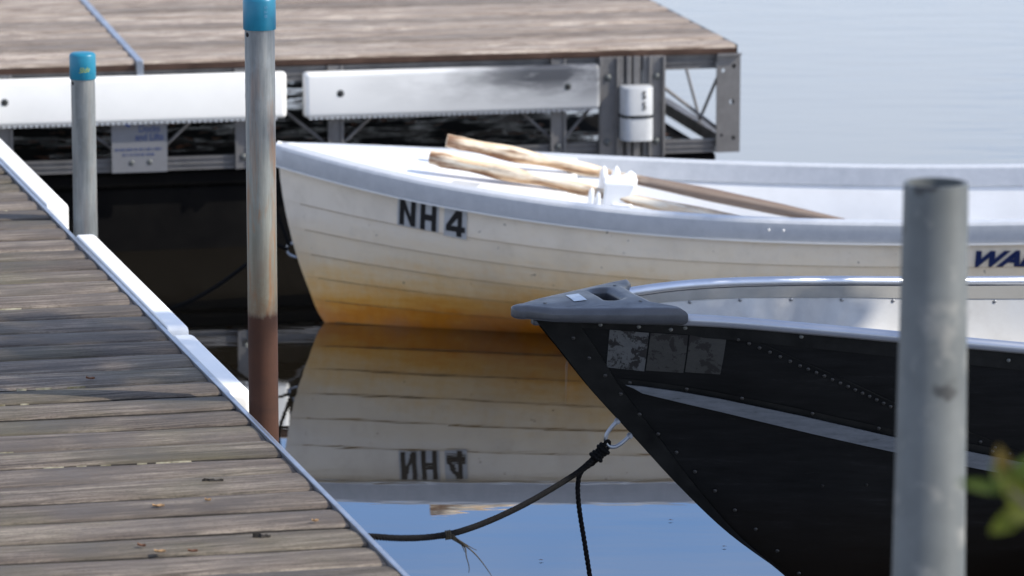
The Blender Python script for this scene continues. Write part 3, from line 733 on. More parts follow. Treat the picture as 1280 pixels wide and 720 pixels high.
# foredeck + bulkhead
mb = MB(); rings = []
FDV = [v for v in VS if v <= .86]
for v in FDV:
    b_ = wb_b(v) - .024; z_ = smooth_lut(W_SHEER, v) - .004
    rings.append([(v, b_*q, z_ + .012*(1-q*q)) for q in [k/6 for k in range(-6, 7)]])
mb.loft(rings, closed=False)
e_ = rings[-1]; mb.add(list(e_) + [(e_[-1][0], e_[-1][1]*.8, .05), (e_[0][0], e_[0][1]*.8, .05)], [tuple(range(len(e_)+2))])
mb.build('foredeck', M['gel_white'], WB, True, angle=35)
mb = MB(); dv = wb_b(.6)
def deckpt(x, y_): return (x, y_, smooth_lut(W_SHEER, x) - .004 + .012*(1-(y_/(wb_b(x)-.024))**2) + .0012)
mb.add([deckpt(.50, -.27), deckpt(.575, -.285), deckpt(.585, -.235), deckpt(.51, -.22)], [(0,1,2,3)]); mb.build('deck_label', M['letter_bg'], WB)
# thwarts
for (v0, v1) in ((1.75, 2.0), (2.6, 2.95)):
    b_ = wb_b((v0+v1)/2)-.05; mb = MB(); mb.box2((v0, -b_, .19), (v1, b_, .22)); mb.build('thwart', M['gel_white'], WB, bevel=.006)
# bow eye
mb = MB(); p0 = wb_pt(0, .52, 1); p0.y = 0
mb.tube([(p0.x+.01 - .035*math.sin(a_), 0, p0.z + .022*math.cos(a_)) for a_ in [math.pi*k/8 for k in range(9)]], .004, 8); mb.build('bow_eye', M['steel'], WB, True)

def world_w(v, u, off=.0085): return WM @ wb_pt(v, u, -1, off)
def w_solve(px, py, a=.8, b=.3): return solve2(lambda a_, b_: world_w(a_, b_), px, py, a, b)
# registration letters: corner points in picture -> parameters on the hull
def quad_map(c4):                                     # c4: tl, tr, br, bl in (v, u)
    def f(x, y_):
        tl, tr, br_, bl = c4
        a_ = (tl[0]*(1-x)+tr[0]*x)*y_ + (bl[0]*(1-x)+br_[0]*x)*(1-y_)
        b_ = (tl[1]*(1-x)+tr[1]*x)*y_ + (bl[1]*(1-x)+br_[1]*x)*(1-y_)
        return a_, b_
    return f
def sticker(name, mat, parent, f, surf, off, nx=6, ny=6):
    mb = MB(); vs = []; 
    for j in range(ny+1):
        for i in range(nx+1): vs.append(surf(*f(i/nx, j/ny), off))
    mb.add(vs, [(j*(nx+1)+i, j*(nx+1)+i+1, (j+1)*(nx+1)+i+1, (j+1)*(nx+1)+i) for j in range(ny) for i in range(nx)])
    return mb.build(name, mat, parent)
def poly_letter(polys, f, surf, off, name, mat, parent):
    bm = bmesh.new()
    for poly in polys:
        vs = [bm.verts.new((x, y_, 0)) for x, y_ in poly]; bm.faces.new(vs)
    bmesh.ops.triangulate(bm, faces=bm.faces)
    bmesh.ops.subdivide_edges(bm, edges=bm.edges, cuts=3, use_grid_fill=True)
    bm.verts.index_update()
    mb = MB(); mb.add([surf(*f(v.co.x, v.co.y), off) for v in bm.verts], [tuple(v.index for v in q.verts) for q in bm.faces]); bm.free()
    return mb.build(name, mat, parent)
L_N = [[(0,0),(.30,0),(.30,1),(0,1)], [(.70,0),(1,0),(1,1),(.70,1)], [(.30,1),(.30,.62),(.70,0),(.70,.38)]]
L_H = [[(0,0),(.30,0),(.30,1),(0,1)], [(.70,0),(1,0),(1,1),(.70,1)], [(.30,.38),(.70,.38),(.70,.62),(.30,.62)]]
L_4 = [[(.55,0),(.83,0),(.83,.18),(.55,.18)], [(0,.18),(1,.18),(1,.40),(0,.40)], [(.0,.40),(.27,.40),(.60,.72),(.50,1)], [(.50,1),(.60,.72),(.60,.40),(.83,.40),(.83,1)]]
wsurf = lambda a_, b_, o_: wb_pt(a_, b_, -1, o_)
# first strake swells outward towards its lower edge; keep letters proud of it
def wsurf(a_, b_, o_):
    return wb_pt(a_, b_, -1, o_ + .0055*min(1, max(0, b_/.27)))
for nm, pl, (xa_, xb_), (ty0, ty1), (by0, by1) in (('letter', L_N, (500, 520), (248.5, 252.5), (280, 284)), ('letter', L_H, (526, 546), (254, 258), (286, 290)), ('digit', L_4, (558, 582), (261.5, 265.5), (293.5, 297.5))):
    c4 = [w_solve(xa_, ty0), w_solve(xb_, ty1), w_solve(xb_-1.0, by1), w_solve(xa_-1.0, by0)]
    poly_letter(pl, quad_map(c4), wsurf, .0036, nm, M['letter'], WB)
for (q0, q1, ty0, ty1, by0, by1) in ((497.5, 522.5, 246.5, 251, 281, 286), (523.5, 549, 252, 257, 286, 291), (555.5, 584, 259.5, 265, 294, 300)):
    c4 = [w_solve(q0, ty0), w_solve(q1, ty1), w_solve(q1-1.0, by1), w_solve(q0-1.0, by0)]
    sticker('letter_backing', M['letter_bg'], WB, quad_map(c4), wsurf, .0022)
# builder's name on the side, running off to the right
vs, fs = text_mesh('WALKER BAY', .062, .45, .0030, 1.25, 1.02, 2)
v0_, u0_ = w_solve(1210, 343, 1.9, .3)
mx = max(v.x for v in vs)
def name_pt(v):
    a_ = v0_ + v.x; return wsurf(a_, .262 - v.y/(smooth_lut(W_SHEER, a_)+.07)*.93, .0030)
print('WALKER start', v0_, u0_)
mb = MB(); mb.add([name_pt(v) for v in vs], fs); mb.build('boat_name', M['navy'], WB)

# oars and the white fitting on them
def w_local(p): return WM.inverted() @ p
def oar(name, label, tip, mid, tail_len, flip_=1):
    tip = Vector(tip); mid = Vector(mid); d = (mid - tip).normalized(); Lr = tail_len
    root = thing(name, label, 'oar', tuple(tip), 0, 'wooden oars lying in the white boat')
    q = d.to_track_quat('X', 'Z'); root.rotation_mode = 'QUATERNION'; root.rotation_quaternion = q
    rings = []
    N = 60
    for k in range(N+1):
        x = Lr*.74*k/N
        r = .0185 + .0035*math.sin(x*9) + (.0030*math.sin(x*31+flip_) if x < .5 else 0) - .004*(x/Lr)
        if x < .02: r *= .86
        if x > .46: r = min(r, .0185)
        wob = .003*math.sin(x*5+flip_*2)
        rings.append([(x, wob + r*(1+.10*math.sin(3*a_+x*6))*math.cos(a_), r*(1+.08*math.sin(2*a_+x*8))*math.sin(a_)) for a_ in [2*math.pi*j/16 for j in range(16)]])
    mt_ = M['oar_pale'] if flip_ == 1 else M['oar']; mb = MB(); mb.loft(rings); mb.build('shaft', mt_, root, True, angle=60)
    rings = []
    for k in range(16):
        t_ = k/15; x = Lr*.735 + Lr*.265*t_; wy = .016 + .044*math.sin(min(1, t_*1.6)*math.pi/2); th = .014*(1-t_)+.004
        if t_ > .93: wy *= .85
        rings.append([(x, wy*math.cos(a_), th*math.sin(a_)) for a_ in [2*math.pi*j/14 for j in range(14)]])
    mb = MB(); mb.loft(rings); mb.build('blade', M['oar'], root, True, angle=60)
    return root
oar('oar', 'nearer oar with a pale squared handle end, beside the white gunwale', (-.226, 11.97, .500), (.18, 11.885, .428), 1.45, 1)
oar('oar', 'farther oar with split bleached handle and dark brown shaft', (-.182, 12.14, .520), (.89, 12.20, .285), 1.62, 2)
p0 = Vector((.215, 11.90, .405))
ft = thing('oarlock_fitting', 'bright white plastic fitting with upright prongs where the oars lie together', 'fitting', tuple(p0), R(-3))
mb = MB()
def lump(mb, c, sx_, sy_, sz_, tw=0, top=.6):
    rings = []
    for k in range(9):
        t_ = k/8; s_ = (1-(1-top)*t_); e_ = math.sqrt(max(.02, 1-max(0, (t_-.8)/.2)**2))
        rings.append([(c[0] + tw*t_ + sx_*s_*e_*math.cos(a_)*(1+.1*math.sin(2*a_+t_*5)), c[1] + sy_*s_*e_*math.sin(a_), c[2] + sz_*t_) for a_ in [2*math.pi*j/14 for j in range(14)]])
    mb.loft(rings)
mb.loft([[(.030 + sh*.3, -.055, z), (.094 + sh, -.050, z), (.094 + sh, .075, z), (.030 + sh*.3, .080, z)] for z, sh in ((-.050, -.004), (.0, .020), (.035, .036), (.046, .020))])
body = mb.build('body', M['rag_white'], ft, bevel=.007, seg=3)
mb = MB(); mb.loft([[(.060, -.070, z), (.115, -.078, z), (.118, -.058, z), (.062, -.052, z)] for z in (-.05, -.012)]); mb.build('flange', M['rag_white'], ft, bevel=.004)
for (c_, a_, b_, h_, tw) in (((.000, -.048, -.045), .010, .012, .075, .006), ((.020, -.048, -.045), .009, .010, .066, .004), ((.030, .050, -.03), .013, .014, .105, .006), ((.060, .060, -.03), .014, .015, .103, .010), ((.100, .070, -.02), .022, .010, .078, .008)):
    mb = MB(); lump(mb, c_, a_, b_, h_, tw, .85); mb.build('prong', M['rag_white'], ft, True)

# ------------------------------------------------------------------ dark aluminium boat
DO = Vector((.008, 8.98, 0)); DA = R(16)
DB = thing('dark_rowboat', 'black painted aluminium rowing boat with silver rim and grey bow cap', 'boat', tuple(DO), DA)
DM = Matrix.Translation(DO) @ Matrix.Rotation(DA, 4, 'Z')
D_B = [(0,.010), (.08,.055), (.35,.180), (.54,.257), (.8,.335), (1.1,.402), (1.6,.49), (2.4,.57), (3.4,.56)]
D_S = [(0,.650), (.35,.648), (.54,.636), (.8,.612), (1.1,.583), (1.6,.548), (2.4,.53), (3.4,.54)]
D_C = [(0,.51), (.2,.478), (.5,.425), (.8,.372), (1.1,.318), (1.6,.25), (2.4,.17), (3.4,.12)]
D_F = [(0,.6), (.3,.66), (.8,.73), (1.6,.82), (3.4,.88)]
D_R = [(-.10,.84), (0,.675), (.046,.615), (.15,.48), (.262,.367), (.38,.262), (.49,.165), (.58,.095), (.655,.035), (.7,0)]
def db_pt(v, w_, side=-1, off=0.0):
    """w in 0..0.5 side (sheer to chine), 0.5..1 bottom (chine to keel)"""
    v_ = max(0, v); b_ = smooth_lut(D_B, v_); zs = smooth_lut(D_S, v_); zc = smooth_lut(D_C, v_); bc = b_*smooth_lut(D_F, v_)
    if w_ <= .5:
        q = w_/.5; half = b_ + (bc-b_)*q + .012*math.sin(q*math.pi)*min(1, v_*3); z = zs + (zc-zs)*q
    else:
        q = (w_-.5)/.5; half = bc*(1-q) + .02*math.sin(q*math.pi)*min(1, v_*2); z = zc + (-.10-zc)*q
    return Vector((v + smooth_lut(D_R, z)*math.exp(-v_/.5), side*max(half+off, .003), z))
DV = [3.4*(k/70)**1.4 for k in range(71)]
DW = [k/24 for k in range(25)]
mb = MB()
for side in (-1, 1): mb.loft([[db_pt(v, w_, side) for w_ in DW] for v in DV], closed=False)
mb.add([db_pt(3.4, w_, -1) for w_ in DW] + [db_pt(3.4, w_, 1) for w_ in reversed(DW)], [tuple(range(50))])
mb.build('hull', M['hull_dark'], DB, True, angle=25)
mb = MB()
for side in (-1, 1):
    rings = []
    for v in DV:
        if v < .05: continue
        ring = []
        for w_ in [k/20 for k in range(19)]:
            p_ = db_pt(v, w_, side, -.005); p_.z = max(p_.z, .06) ; ring.append(p_)
        e_ = ring[-1].copy(); e_.y = 0; ring.append(e_); rings.append(ring)
    mb.loft(rings, closed=False)
mb.add([db_pt(3.39, w_, -1, -.006) for w_ in (.0,.25,.5,.7)] + [db_pt(3.39, w_, 1, -.006) for w_ in (.7,.5,.25,0)], [tuple(range(8))])
mb.build('inner_skin', M['alu_bright'], DB, True, angle=30)
# gunwale tube, flange under it, rivets
for side in (-1, 1):
    pth = [db_pt(v, 0, side, .004) + Vector((0,0,.006)) for v in DV if v > .20]
    mb = MB(); mb.tube(pth, .0125, 14); mb.build('gunwale_tube', M['alu_tube'], DB, True, angle=60)
    mb = MB()
    mb.loft([[db_pt(v, .004, side, .0030), db_pt(v, .085 if v > .3 else .07, side, .0030), db_pt(v, .085 if v > .3 else .07, side, .0004)] for v in DV], closed=False)
    mb.build('gunwale_flange', M['guard'] if side < 0 else M['guard'], DB)
    mb = MB()
    mb.loft([[db_pt(v, .004, side, -.008), db_pt(v, .055, side, -.008), db_pt(v, .055, side, -.0045)] for v in DV if v > .25], closed=False)
    fl = mb.build('inner_flange', M['alu_dull'], DB)
    for k in range(11):
        v = .42 + .135*k
        stud('rivet', db_pt(v, .066, side, -.0075), (0, -side, 0), .0042, .003, M['alu_bright'], DB)
def dnormal(v, w_, side=-1):
    a_ = db_pt(v+.004, w_, side) - db_pt(v-.004 if v > .004 else v, w_, side); b_ = db_pt(v, min(w_+.01, 1), side) - db_pt(v, max(w_-.01, 0), side)
    n_ = a_.cross(b_).normalized(); return n_ if n_.y*side > 0 else -n_
world_d = lambda a_, b_: DM @ db_pt(a_, b_, -1)
def d_solve(px, py, a=.4, b=.3): return solve2(world_d, px, py, a, b)
for (px, py) in ((750,405.5), (798,408), (838,411.5), (856,409.5), (1001,420.5), (1140, 436), (1260, 450)):
    a_, b_ = d_solve(px, py, .3, .05); stud('rivet', db_pt(a_, b_, -1, .003), dnormal(a_, b_), .0048, .0036, M['bolt'], DB)
# side seam: lapped plate edge + rivets
line = [(923,424), (1000,457), (1060,483), (1113,508), (1170,531), (1280,574)]
prm = [d_solve(px, py, .5 + .15*k, .2) for k, (px, py) in enumerate(line)]
def along(prm, n):
    out = []; m = len(prm)-1
    for k in range(n):
        t_ = k/(n-1)*m; i_ = min(int(t_), m-1); f_ = t_-i_
        out.append((prm[i_][0]+(prm[i_+1][0]-prm[i_][0])*f_, prm[i_][1]+(prm[i_+1][1]-prm[i_][1])*f_))
    return out
for a_, b_ in along(prm, 31): stud('rivet', db_pt(a_, b_, -1, .0006), dnormal(a_, b_), .0044, .0034, M['rivet_dark'], DB)
mb = MB(); mb.loft([[db_pt(a_+.004, max(b_-.020, .0), -1, .0012), db_pt(a_+.004, max(b_-.026, 0), -1, .0012), db_pt(a_+.004, max(b_-.027, 0), -1, 0)] for a_, b_ in along(prm, 40)], closed=False)
mb.build('seam_edge', M['guard'], DB)
# rivets lower down on the bottom plate
for (px, py) in ((1028,607), (1083,606), (1140,612)):
    a_, b_ = d_solve(px, py, .8, .6); stud('rivet', db_pt(a_, b_, -1), dnormal(a_, b_), .004, .003, M['guard'], DB)
# stem guard strip with rivets
mb = MB()
for side in (-1, 1):
    mb.loft([[db_pt(-.0 + .0, w_, side, .004) + Vector((-.006, 0, 0)), db_pt(.040, w_, side, .0035), db_pt(.078, w_, side, .0030), db_pt(.080, w_, side, 0)] for w_ in [.02 + .97*k/60 for k in range(61)]], closed=False)
stem = mb.build('stem_guard', M['guard'], DB, True, angle=40)
for (px, py) in ((716,422), (736,447), (756,469), (775.5,492), (799,517.5), (822,542), (845,565), (868,589), (893,613), (918,637), (944,661), (971,688), (998,716)):
    a_, b_ = d_solve(px, py, .05, .5); stud('rivet', db_pt(a_, b_, -1, .0032), dnormal(a_, b_), .0046, .0034, M['rivet_dark'], stem)
# spray rail along the chine
ru = [(781,480.5), (800,482), (850,489), (900,498), (1000,519), (1113,545), (1280,578)]
rl = [(783,482), (800,490), (850,502), (900,513.5), (1000,537.5), (1113,563), (1280,596)]
pu = [d_solve(x, y_, .1+.13*k, .4) for k, (x, y_) in enumerate(ru)]; pl_ = [d_solve(x, y_, .1+.13*k, .45) for k, (x, y_) in enumerate(rl)]
ua, la = along(pu, 60), along(pl_, 60)
mb = MB(); mb.loft([[db_pt(a0, b0, -1, .001), db_pt(a0, b0, -1, .004+.006*min(1, k/10)), db_pt(a1, b1, -1, .005 + .010*min(1, k/12)), db_pt(a1, b1, -1, .001)] for k, ((a0, b0), (a1, b1)) in enumerate(zip(ua, la))], closed=False)
sr = mb.build('spray_rail', M['rail_grey'], DB, True, angle=30)
mb = MB(); mb.loft([[db_pt(a0-.01, max(0, b0-.040), -1, .0018), db_pt(a0, b0, -1, .0032), ] for (a0, b0) in ua], closed=False); mb.build('rail_flange', M['guard'], sr)
for k, (px, py) in enumerate(((787,478), (858,486), (927,497.5), (1015,516.5), (1098,535), (1240,564))):
    a_, b_ = d_solve(px, py, .2+.15*k, .4); stud('rivet', db_pt(a_, b_, -1, .002), dnormal(a_, b_), .0045, .0035, M['rivet_dark'], sr)
# peeling registration stickers
dsurf = lambda a_, b_, o_: db_pt(a_, b_, -1, o_)
for c_, mt in ((((762,412), (811,416), (805,464), (758,459)), 'decal'), (((813,416), (860,419), (854,466), (807,463)), 'decal_worn'), (((862,419), (908,421), (900,468), (856,465)), 'decal_worn')):
    c4 = [d_solve(px, py, .3, .25) for px, py in c_]
    sticker('peeling_sticker', M[mt], DB, quad_map(c4), dsurf, .0012, 8, 8)
# bow cap: plan outline with hand-hole, extruded and rounded
def cap_mesh():
    cu = bpy.data.curves.new('c', 'CURVE'); cu.dimensions = '2D'; cu.fill_mode = 'BOTH'; cu.extrude = .004; cu.bevel_depth = .0155; cu.bevel_resolution = 6; cu.offset = -.0155
    out = []
    nose = [( -.010 + .026*(1-math.cos(a_)), .026*math.sin(a_)) for a_ in [math.pi/2*k/8 for k in range(-8, 9)]]
    lo_ = nose[:1]; 
    left = [(v, -(smooth_lut(D_B, v) + .024)) for v in (.315, .27, .21, .15, .10, .06)]
    right = [(v, (smooth_lut(D_B, v) + .024)) for v in (.06, .10, .15, .21, .27, .305)]
    rear = [(.298, .150), (.265, .09), (.262, 0), (.272, -.09), (.312, -.145)]
    pts = left + nose + right + rear
    sp = cu.splines.new('POLY'); sp.points.add(len(pts)-1); sp.use_cyclic_u = True
    for p_, q in zip(sp.points, pts): p_.co = (q[0], q[1], 0, 1)
    hx, hy, rr = .203, 0.020, .017; hole = []
    for k in range(24):
        a_ = 2*math.pi*k/24; hole.append((hx + rr*math.cos(a_), hy + rr*math.sin(a_) + (.046 if math.sin(a_) > 0 else -.046)))
    s2 = cu.splines.new('POLY'); s2.points.add(23); s2.use_cyclic_u = True
    for p_, q in zip(s2.points, hole): p_.co = (q[0], q[1], 0, 1)
    o = bpy.data.objects.new('c', cu); COL.objects.link(o); bpy.context.view_layer.update()
    me = bpy.data.meshes.new_from_object(o.evaluated_get(bpy.context.evaluated_depsgraph_get())); bpy.data.objects.remove(o)
    bm = bmesh.new(); bm.from_mesh(me); bmesh.ops.triangulate(bm, faces=bm.faces)
    bmesh.ops.subdivide_edges(bm, edges=[e_ for e_ in bm.edges if e_.calc_length() > .03], cuts=2)
    for v in bm.verts:
        x, y_ = v.co.x, v.co.y; hb = smooth_lut(D_B, max(0, x)) + .024
        v.co.z *= .50 + .34*min(1, max(0, x)/.26)
        v.co.z += .6575 + .006*(1 - min(1, abs(y_)/hb)**2)*(1 if v.co.z > 0 else 0) + .008*min(1, max(0, x)/.3) - (.003 if v.co.z < 0 else 0)
    bm.to_mesh(me); bm.free()
    for p_ in me.polygons: p_.use_smooth = True
    me.set_sharp_from_angle(angle=R(50)); return me
me = cap_mesh(); me.name = 'bow_cap'; me.materials.clear(); me.materials.append(M['cast'])
bc = bpy.data.objects.new('bow_cap', me); COL.objects.link(bc); bc.parent = DB
mb = MB(); from mathutils.bvhtree import BVHTree
bvh = BVHTree.FromPolygons([v.co[:] for v in me.vertices], [tuple(p.vertices) for p in me.polygons])
def on_cap(x, y_, up=.0012):
    h = bvh.ray_cast(Vector((x, y_, 1.0)), Vector((0, 0, -1)))[0]; return (x, y_, (h.z if h else .68) + up)
vs_ = [on_cap(.118 + .028*i_/4 + .004*j/4, -.028 + .075*j/4) for j in range(5) for i_ in range(5)]
mb.add(vs_, [(j*5+i_, j*5+i_+1, (j+1)*5+i_+1, (j+1)*5+i_) for j in range(4) for i_ in range(4)]); mb.build('cap_sticker', M['sticker_silver'], bc)
for k_, (cx_, cy_) in enumerate(((.06, -.012), (.245, -.085), (.245, .095))): stud('rivet', on_cap(cx_, cy_, 0), (0, 0, 1), .0045, .002, M['bolt'], bc)
mb = MB(); mb.box((.050, 0, .636), (.030, .024, .014)); mb.build('cap_lug', M['cast'], bc, bevel=.004)
# bench seats
for v0 in (1.45, 2.7):
    b_ = smooth_lut(D_B, v0)-.05; mb = MB(); mb.box2((v0, -b_, .34), (v0+.26, b_, .365)); mb.box2((v0+.02, -b_*.9, .065), (v0+.24, b_*.9, .338)); mb.build('bench_seat', M['alu_bright'], DB, bevel=.005)
# U-bolt on the stem, in the boat's centre plane
ey = DM.to_3x3() @ Vector((0,1,0))
def on_centre(u, v):
    r = ray(u, v); k = (DO - CAM).dot(ey)/r.dot(ey); return CAM + r*k
DMi = DM.inverted()
ub = [(775,523), (768,530), (760,539), (756.5,547), (757,554), (762,559), (769,559), (776,555), (783,549), (791,541)]
mb = MB(); pts = [DMi @ on_centre(*q) for q in ub]
fine = []
for i_ in range(len(pts)-1):
    for k in range(3): fine.append(pts[i_].lerp(pts[i_+1], k/3))
fine.append(pts[-1])
for _ in range(3): fine = [fine[0]] + [(fine[i_-1] + fine[i_]*2 + fine[i_+1])/4 for i_ in range(1, len(fine)-1)] + [fine[-1]]
mb.tube(fine, .0042, 12); ubo = mb.build('bow_shackle', M['steel'], DB, True, angle=60)
for (p_, q) in ((fine[1], fine[0]), (fine[-2], fine[-1])):
    mb = MB(); d_ = (q-p_).normalized(); mb.tube([p_ - d_*.006, p_ + d_*.001], .0075, 6); mb.build('nut', M['steel'], ubo)

# ------------------------------------------------------------------ ropes
def smooth_path(pts, n=8, it=4):
    out = []
    for i_ in range(len(pts)-1):
        for k in range(n): out.append(pts[i_].lerp(pts[i_+1], k/n))
    out.append(pts[-1])
    for _ in range(it*n): out = [out[0]] + [(out[j-1]+out[j]*2+out[j+1])/4 for j in range(1, len(out)-1)] + [out[-1]]
    return out
def resample(pts, step):
    out = [pts[0]]; acc = 0
    for a_, b_ in zip(pts, pts[1:]):
        L_ = (b_-a_).length; t_ = step-acc
        while t_ < L_: out.append(a_.lerp(b_, t_/L_)); t_ += step
        acc = (acc + L_) % step
    out.append(pts[-1]); return out
def twisted(mb, pts, r, pitch=.030, strands=3, step=.0035):
    pts = resample(pts, step); ref = None; fr_ = []
    s_ = 0
    for i_, p_ in enumerate(pts):
        t_ = (pts[min(i_+1, len(pts)-1)] - pts[max(i_-1, 0)]).normalized()
        if ref is None: ref = t_.orthogonal().normalized()
        ref = (ref - t_*ref.dot(t_)).normalized(); fr_.append((p_, ref.copy(), t_.cross(ref), s_)); s_ += step
    for k in range(strands):
        mb.tube([p_ + (a_*math.cos(2*math.pi*(s_/pitch + k/strands)) + b_*math.sin(2*math.pi*(s_/pitch+k/strands)))*r*.5 for p_, a_, b_, s_ in fr_], r*.56, 6)
kn = on_centre(752.5, 563.5)
kd = (kn - CAM).dot(FWD)
rp = thing('mooring_rope', 'black braided rope knotted to the dark boat shackle and led to the near dock', 'rope', tuple(kn))
def loc(p_): return p_ - kn
pth = [(749,566,kd), (738,577,kd-.005), (724,590,kd-.02), (700,605,kd-.13), (660,629,kd-.35), (620,648,kd-.58), (590,660,kd-.76), (560,669,kd-.94), (525,673,kd-1.04), (490,673,kd-1.16), (462,670,kd-1.22), (440,672,kd-1.24), (425,685,kd-1.22)]
pp = smooth_path([loc(at_depth(*q)) for q in pth], 6, 2)
mb = MB(); twisted(mb, pp, .0062); mb.build('main_line', M['rope'], rp, True, angle=80)
pth2 = [(752,567,kd+.01), (742,580,kd+.01), (727,586,kd+.01), (722,600,kd+.01), (722,622,kd+.01), (726,650,kd+.01), (731,680,kd+.0), (735,705,kd+.0), (738,725,kd), (741,760,kd)]
mb = MB(); twisted(mb, smooth_path([loc(at_depth(*q)) for q in pth2], 6, 2), .0054); mb.build('hanging_tail', M['rope'], rp, True, angle=80)
# knot: rope loops wound round the shackle and round the standing part
mb = MB(); ax = (at_depth(742,574,kd) - at_depth(758,557,kd)).normalized(); a0_ = ax.orthogonal().normalized(); b0_ = ax.cross(a0_)
hel = []
for k in range(110):
    t_ = k/109; ang = t_*2*math.pi*4.3; rr = .0105 + .002*math.sin(t_*9)
    hel.append(loc(kn) + ax*(-.010 + .032*t_) + (a0_*math.cos(ang) + b0_*math.sin(ang))*rr)
twisted(mb, hel, .0045, .02)
lp_ = []
c_ = loc(at_depth(757.5,557.5,kd))
for k in range(50):
    ang = 2*math.pi*k/49*1.6; lp_.append(c_ + ax*(.006*math.sin(ang*.7)) + (a0_*math.cos(ang)*.9 + ax*math.sin(ang))*.0095)
twisted(mb, lp_, .0042, .02); mb.build('knot', M['rope'], rp, True, angle=80)
# frayed straw tangled on the line
fd = kd-.94; mb = MB()
for pts_ in ([(553,666),(566,671),(580,681),(592,690),(603,703),(612,716),(617,724)], [(556,668),(570,676),(583,684),(582,694),(587,708),(586,716)], [(550,670),(560,668),(572,674),(586,683),(596,688)], [(553,673),(562,666),(568,670),(577,679),(590,685)], [(560,664),(564,671),(575,676),(581,690)]):
    q = smooth_path([loc(at_depth(x, y_, fd + random.uniform(-.01, .01))) for x, y_ in pts_], 4, 1); mb.tube(q, lambda t_: .0022*(1-.75*t_), 5)
for k in range(3):
    cc_ = loc(at_depth(556+k*2.5, 669-k*.3, fd)); mb.tube([cc_ + Vector((.003*math.sin(a_*.5), .008*math.cos(a_), .008*math.sin(a_))) for a_ in [2*math.pi*j/10 for j in range(11)]], .0018, 5)
mb.build('frayed_twine', M['twine'], rp, True)
# painter of the white boat, drooping into the water behind the tall post
e0 = WM @ Vector((wb_pt(0,.52,1).x-.02, 0, wb_pt(0,.52,1).z))
rw = thing('painter_rope', 'dark rope drooping from the white boat bow into the water behind the tall post', 'rope', tuple(e0))
d0 = (e0-CAM).dot(FWD)
q = [e0] + [at_depth(x, y_, d) for x, y_, d in ((340,302,d0), (325,318,d0), (306,332,d0), (280,352,d0), (255,368,d0), (230,380,d0), (205,390,d0+.03))] + [at_z(185, 402, -.02)]
mb = MB(); mb.tube([p_ - e0 for p_ in smooth_path(q, 6, 2)], .0058, 8); mb.build('line', M['rope'], rw, True)
q = [e0 + Vector((.005, -.005, .01)), at_depth(344,262,d0-.01), at_depth(346,236,d0-.02), at_depth(350,225,d0-.02)]
mb = MB(); mb.tube([p_ - e0 for p_ in smooth_path(q, 6, 1)], .005, 8); mb.build('short_end', M['rope'], rw, True)

# ------------------------------------------------------------------ small leaves on the near dock
labels = [(113, 474, 'orange brown leaf scrap lying on the upper middle of the walkway', 'leaf_dry', .010), (198, 633.5, 'pale tan leaf scrap on the walkway, largest of those near the bottom', 'leaf_pale', .011), (241, 690, 'reddish brown leaf curled near the walkway edge at the bottom', 'leaf_dry', .009), (200, 690.5, 'small tan leaf just left of the reddish curled one', 'leaf_pale', .010), (177, 683, 'thin upright brown leaf stalk on the lower walkway', 'leaf_dry', .009), (394, 652, 'tan leaf scrap lying beside the aluminium edge', 'leaf_pale', .006), (260, 626, 'cream coloured leaf bit in the board gap above the pale tan leaf', 'leaf_pale', .006)]
for (px, py, lb, mt, s_) in labels:
    P_ = at_z(px, py, DZ+.004); mb = MB(); a_ = random.uniform(-.5, .5); rows = []
    for k in range(7):
        t_ = k/6-.5; wd = s_*.5*math.cos(t_*math.pi)+.0006
        rows.append([(t_*2*s_*math.cos(a_)*1.0 - wd*j*math.sin(a_), t_*2*s_*math.sin(a_)*1.0 + wd*j*math.cos(a_), .0035*abs(j) + .006*t_*t_ + .001*j*math.sin(9*t_)) for j in (-1, -.5, 0, .5, 1)])
    mb.loft(rows, closed=False); o = mb.build('fallen_leaf', M[mt], None, True); o.location = P_; tag(o, lb, 'leaf', 'fallen leaves on the near walkway')
for (px, py) in ((905, 683), (612, 648), (838, 650), (676, 700)):
    P_ = at_z(px, py, .003); mb = MB(); mb.add([(-.006, 0, 0), (0, -.003, .001), (.007, .001, 0), (0, .004, .001)], [(0,1,2,3)])
    o = mb.build('floating_speck', M['leaf_dry'], None); o.location = P_; tag(o, 'tiny brown leaf speck floating on the blue water', 'speck', 'specks floating on the water')
# dark knots / bark chips on the walkway
for (px, py, lb, s_) in ((327, 670, 'black bark chip lying on the lower walkway boards', .016), (266, 601, 'dark crusty bark fragment in a board gap', .020)):
    P_ = at_z(px, py, DZ+.003); mb = MB()
    rr_ = []
    for k in range(9):
        t_ = k/8; w_ = .0065*math.sin(math.pi*(.1+.8*t_))*random.uniform(.55, 1.25); yc = random.uniform(-.0015, .0015); hh = random.uniform(.002, .006)
        rr_.append([((t_-.5)*2*s_, yc-w_, -.002), ((t_-.5)*2*s_, yc-w_*.5, hh), ((t_-.5)*2*s_, yc+w_*.5, hh*.8), ((t_-.5)*2*s_, yc+w_, -.002)])
    mb.loft(rr_); o = mb.build('bark_chip', M['board_edge'], None); o.location = P_; tag(o, lb, 'bark chip', 'bark chips on the near walkway')

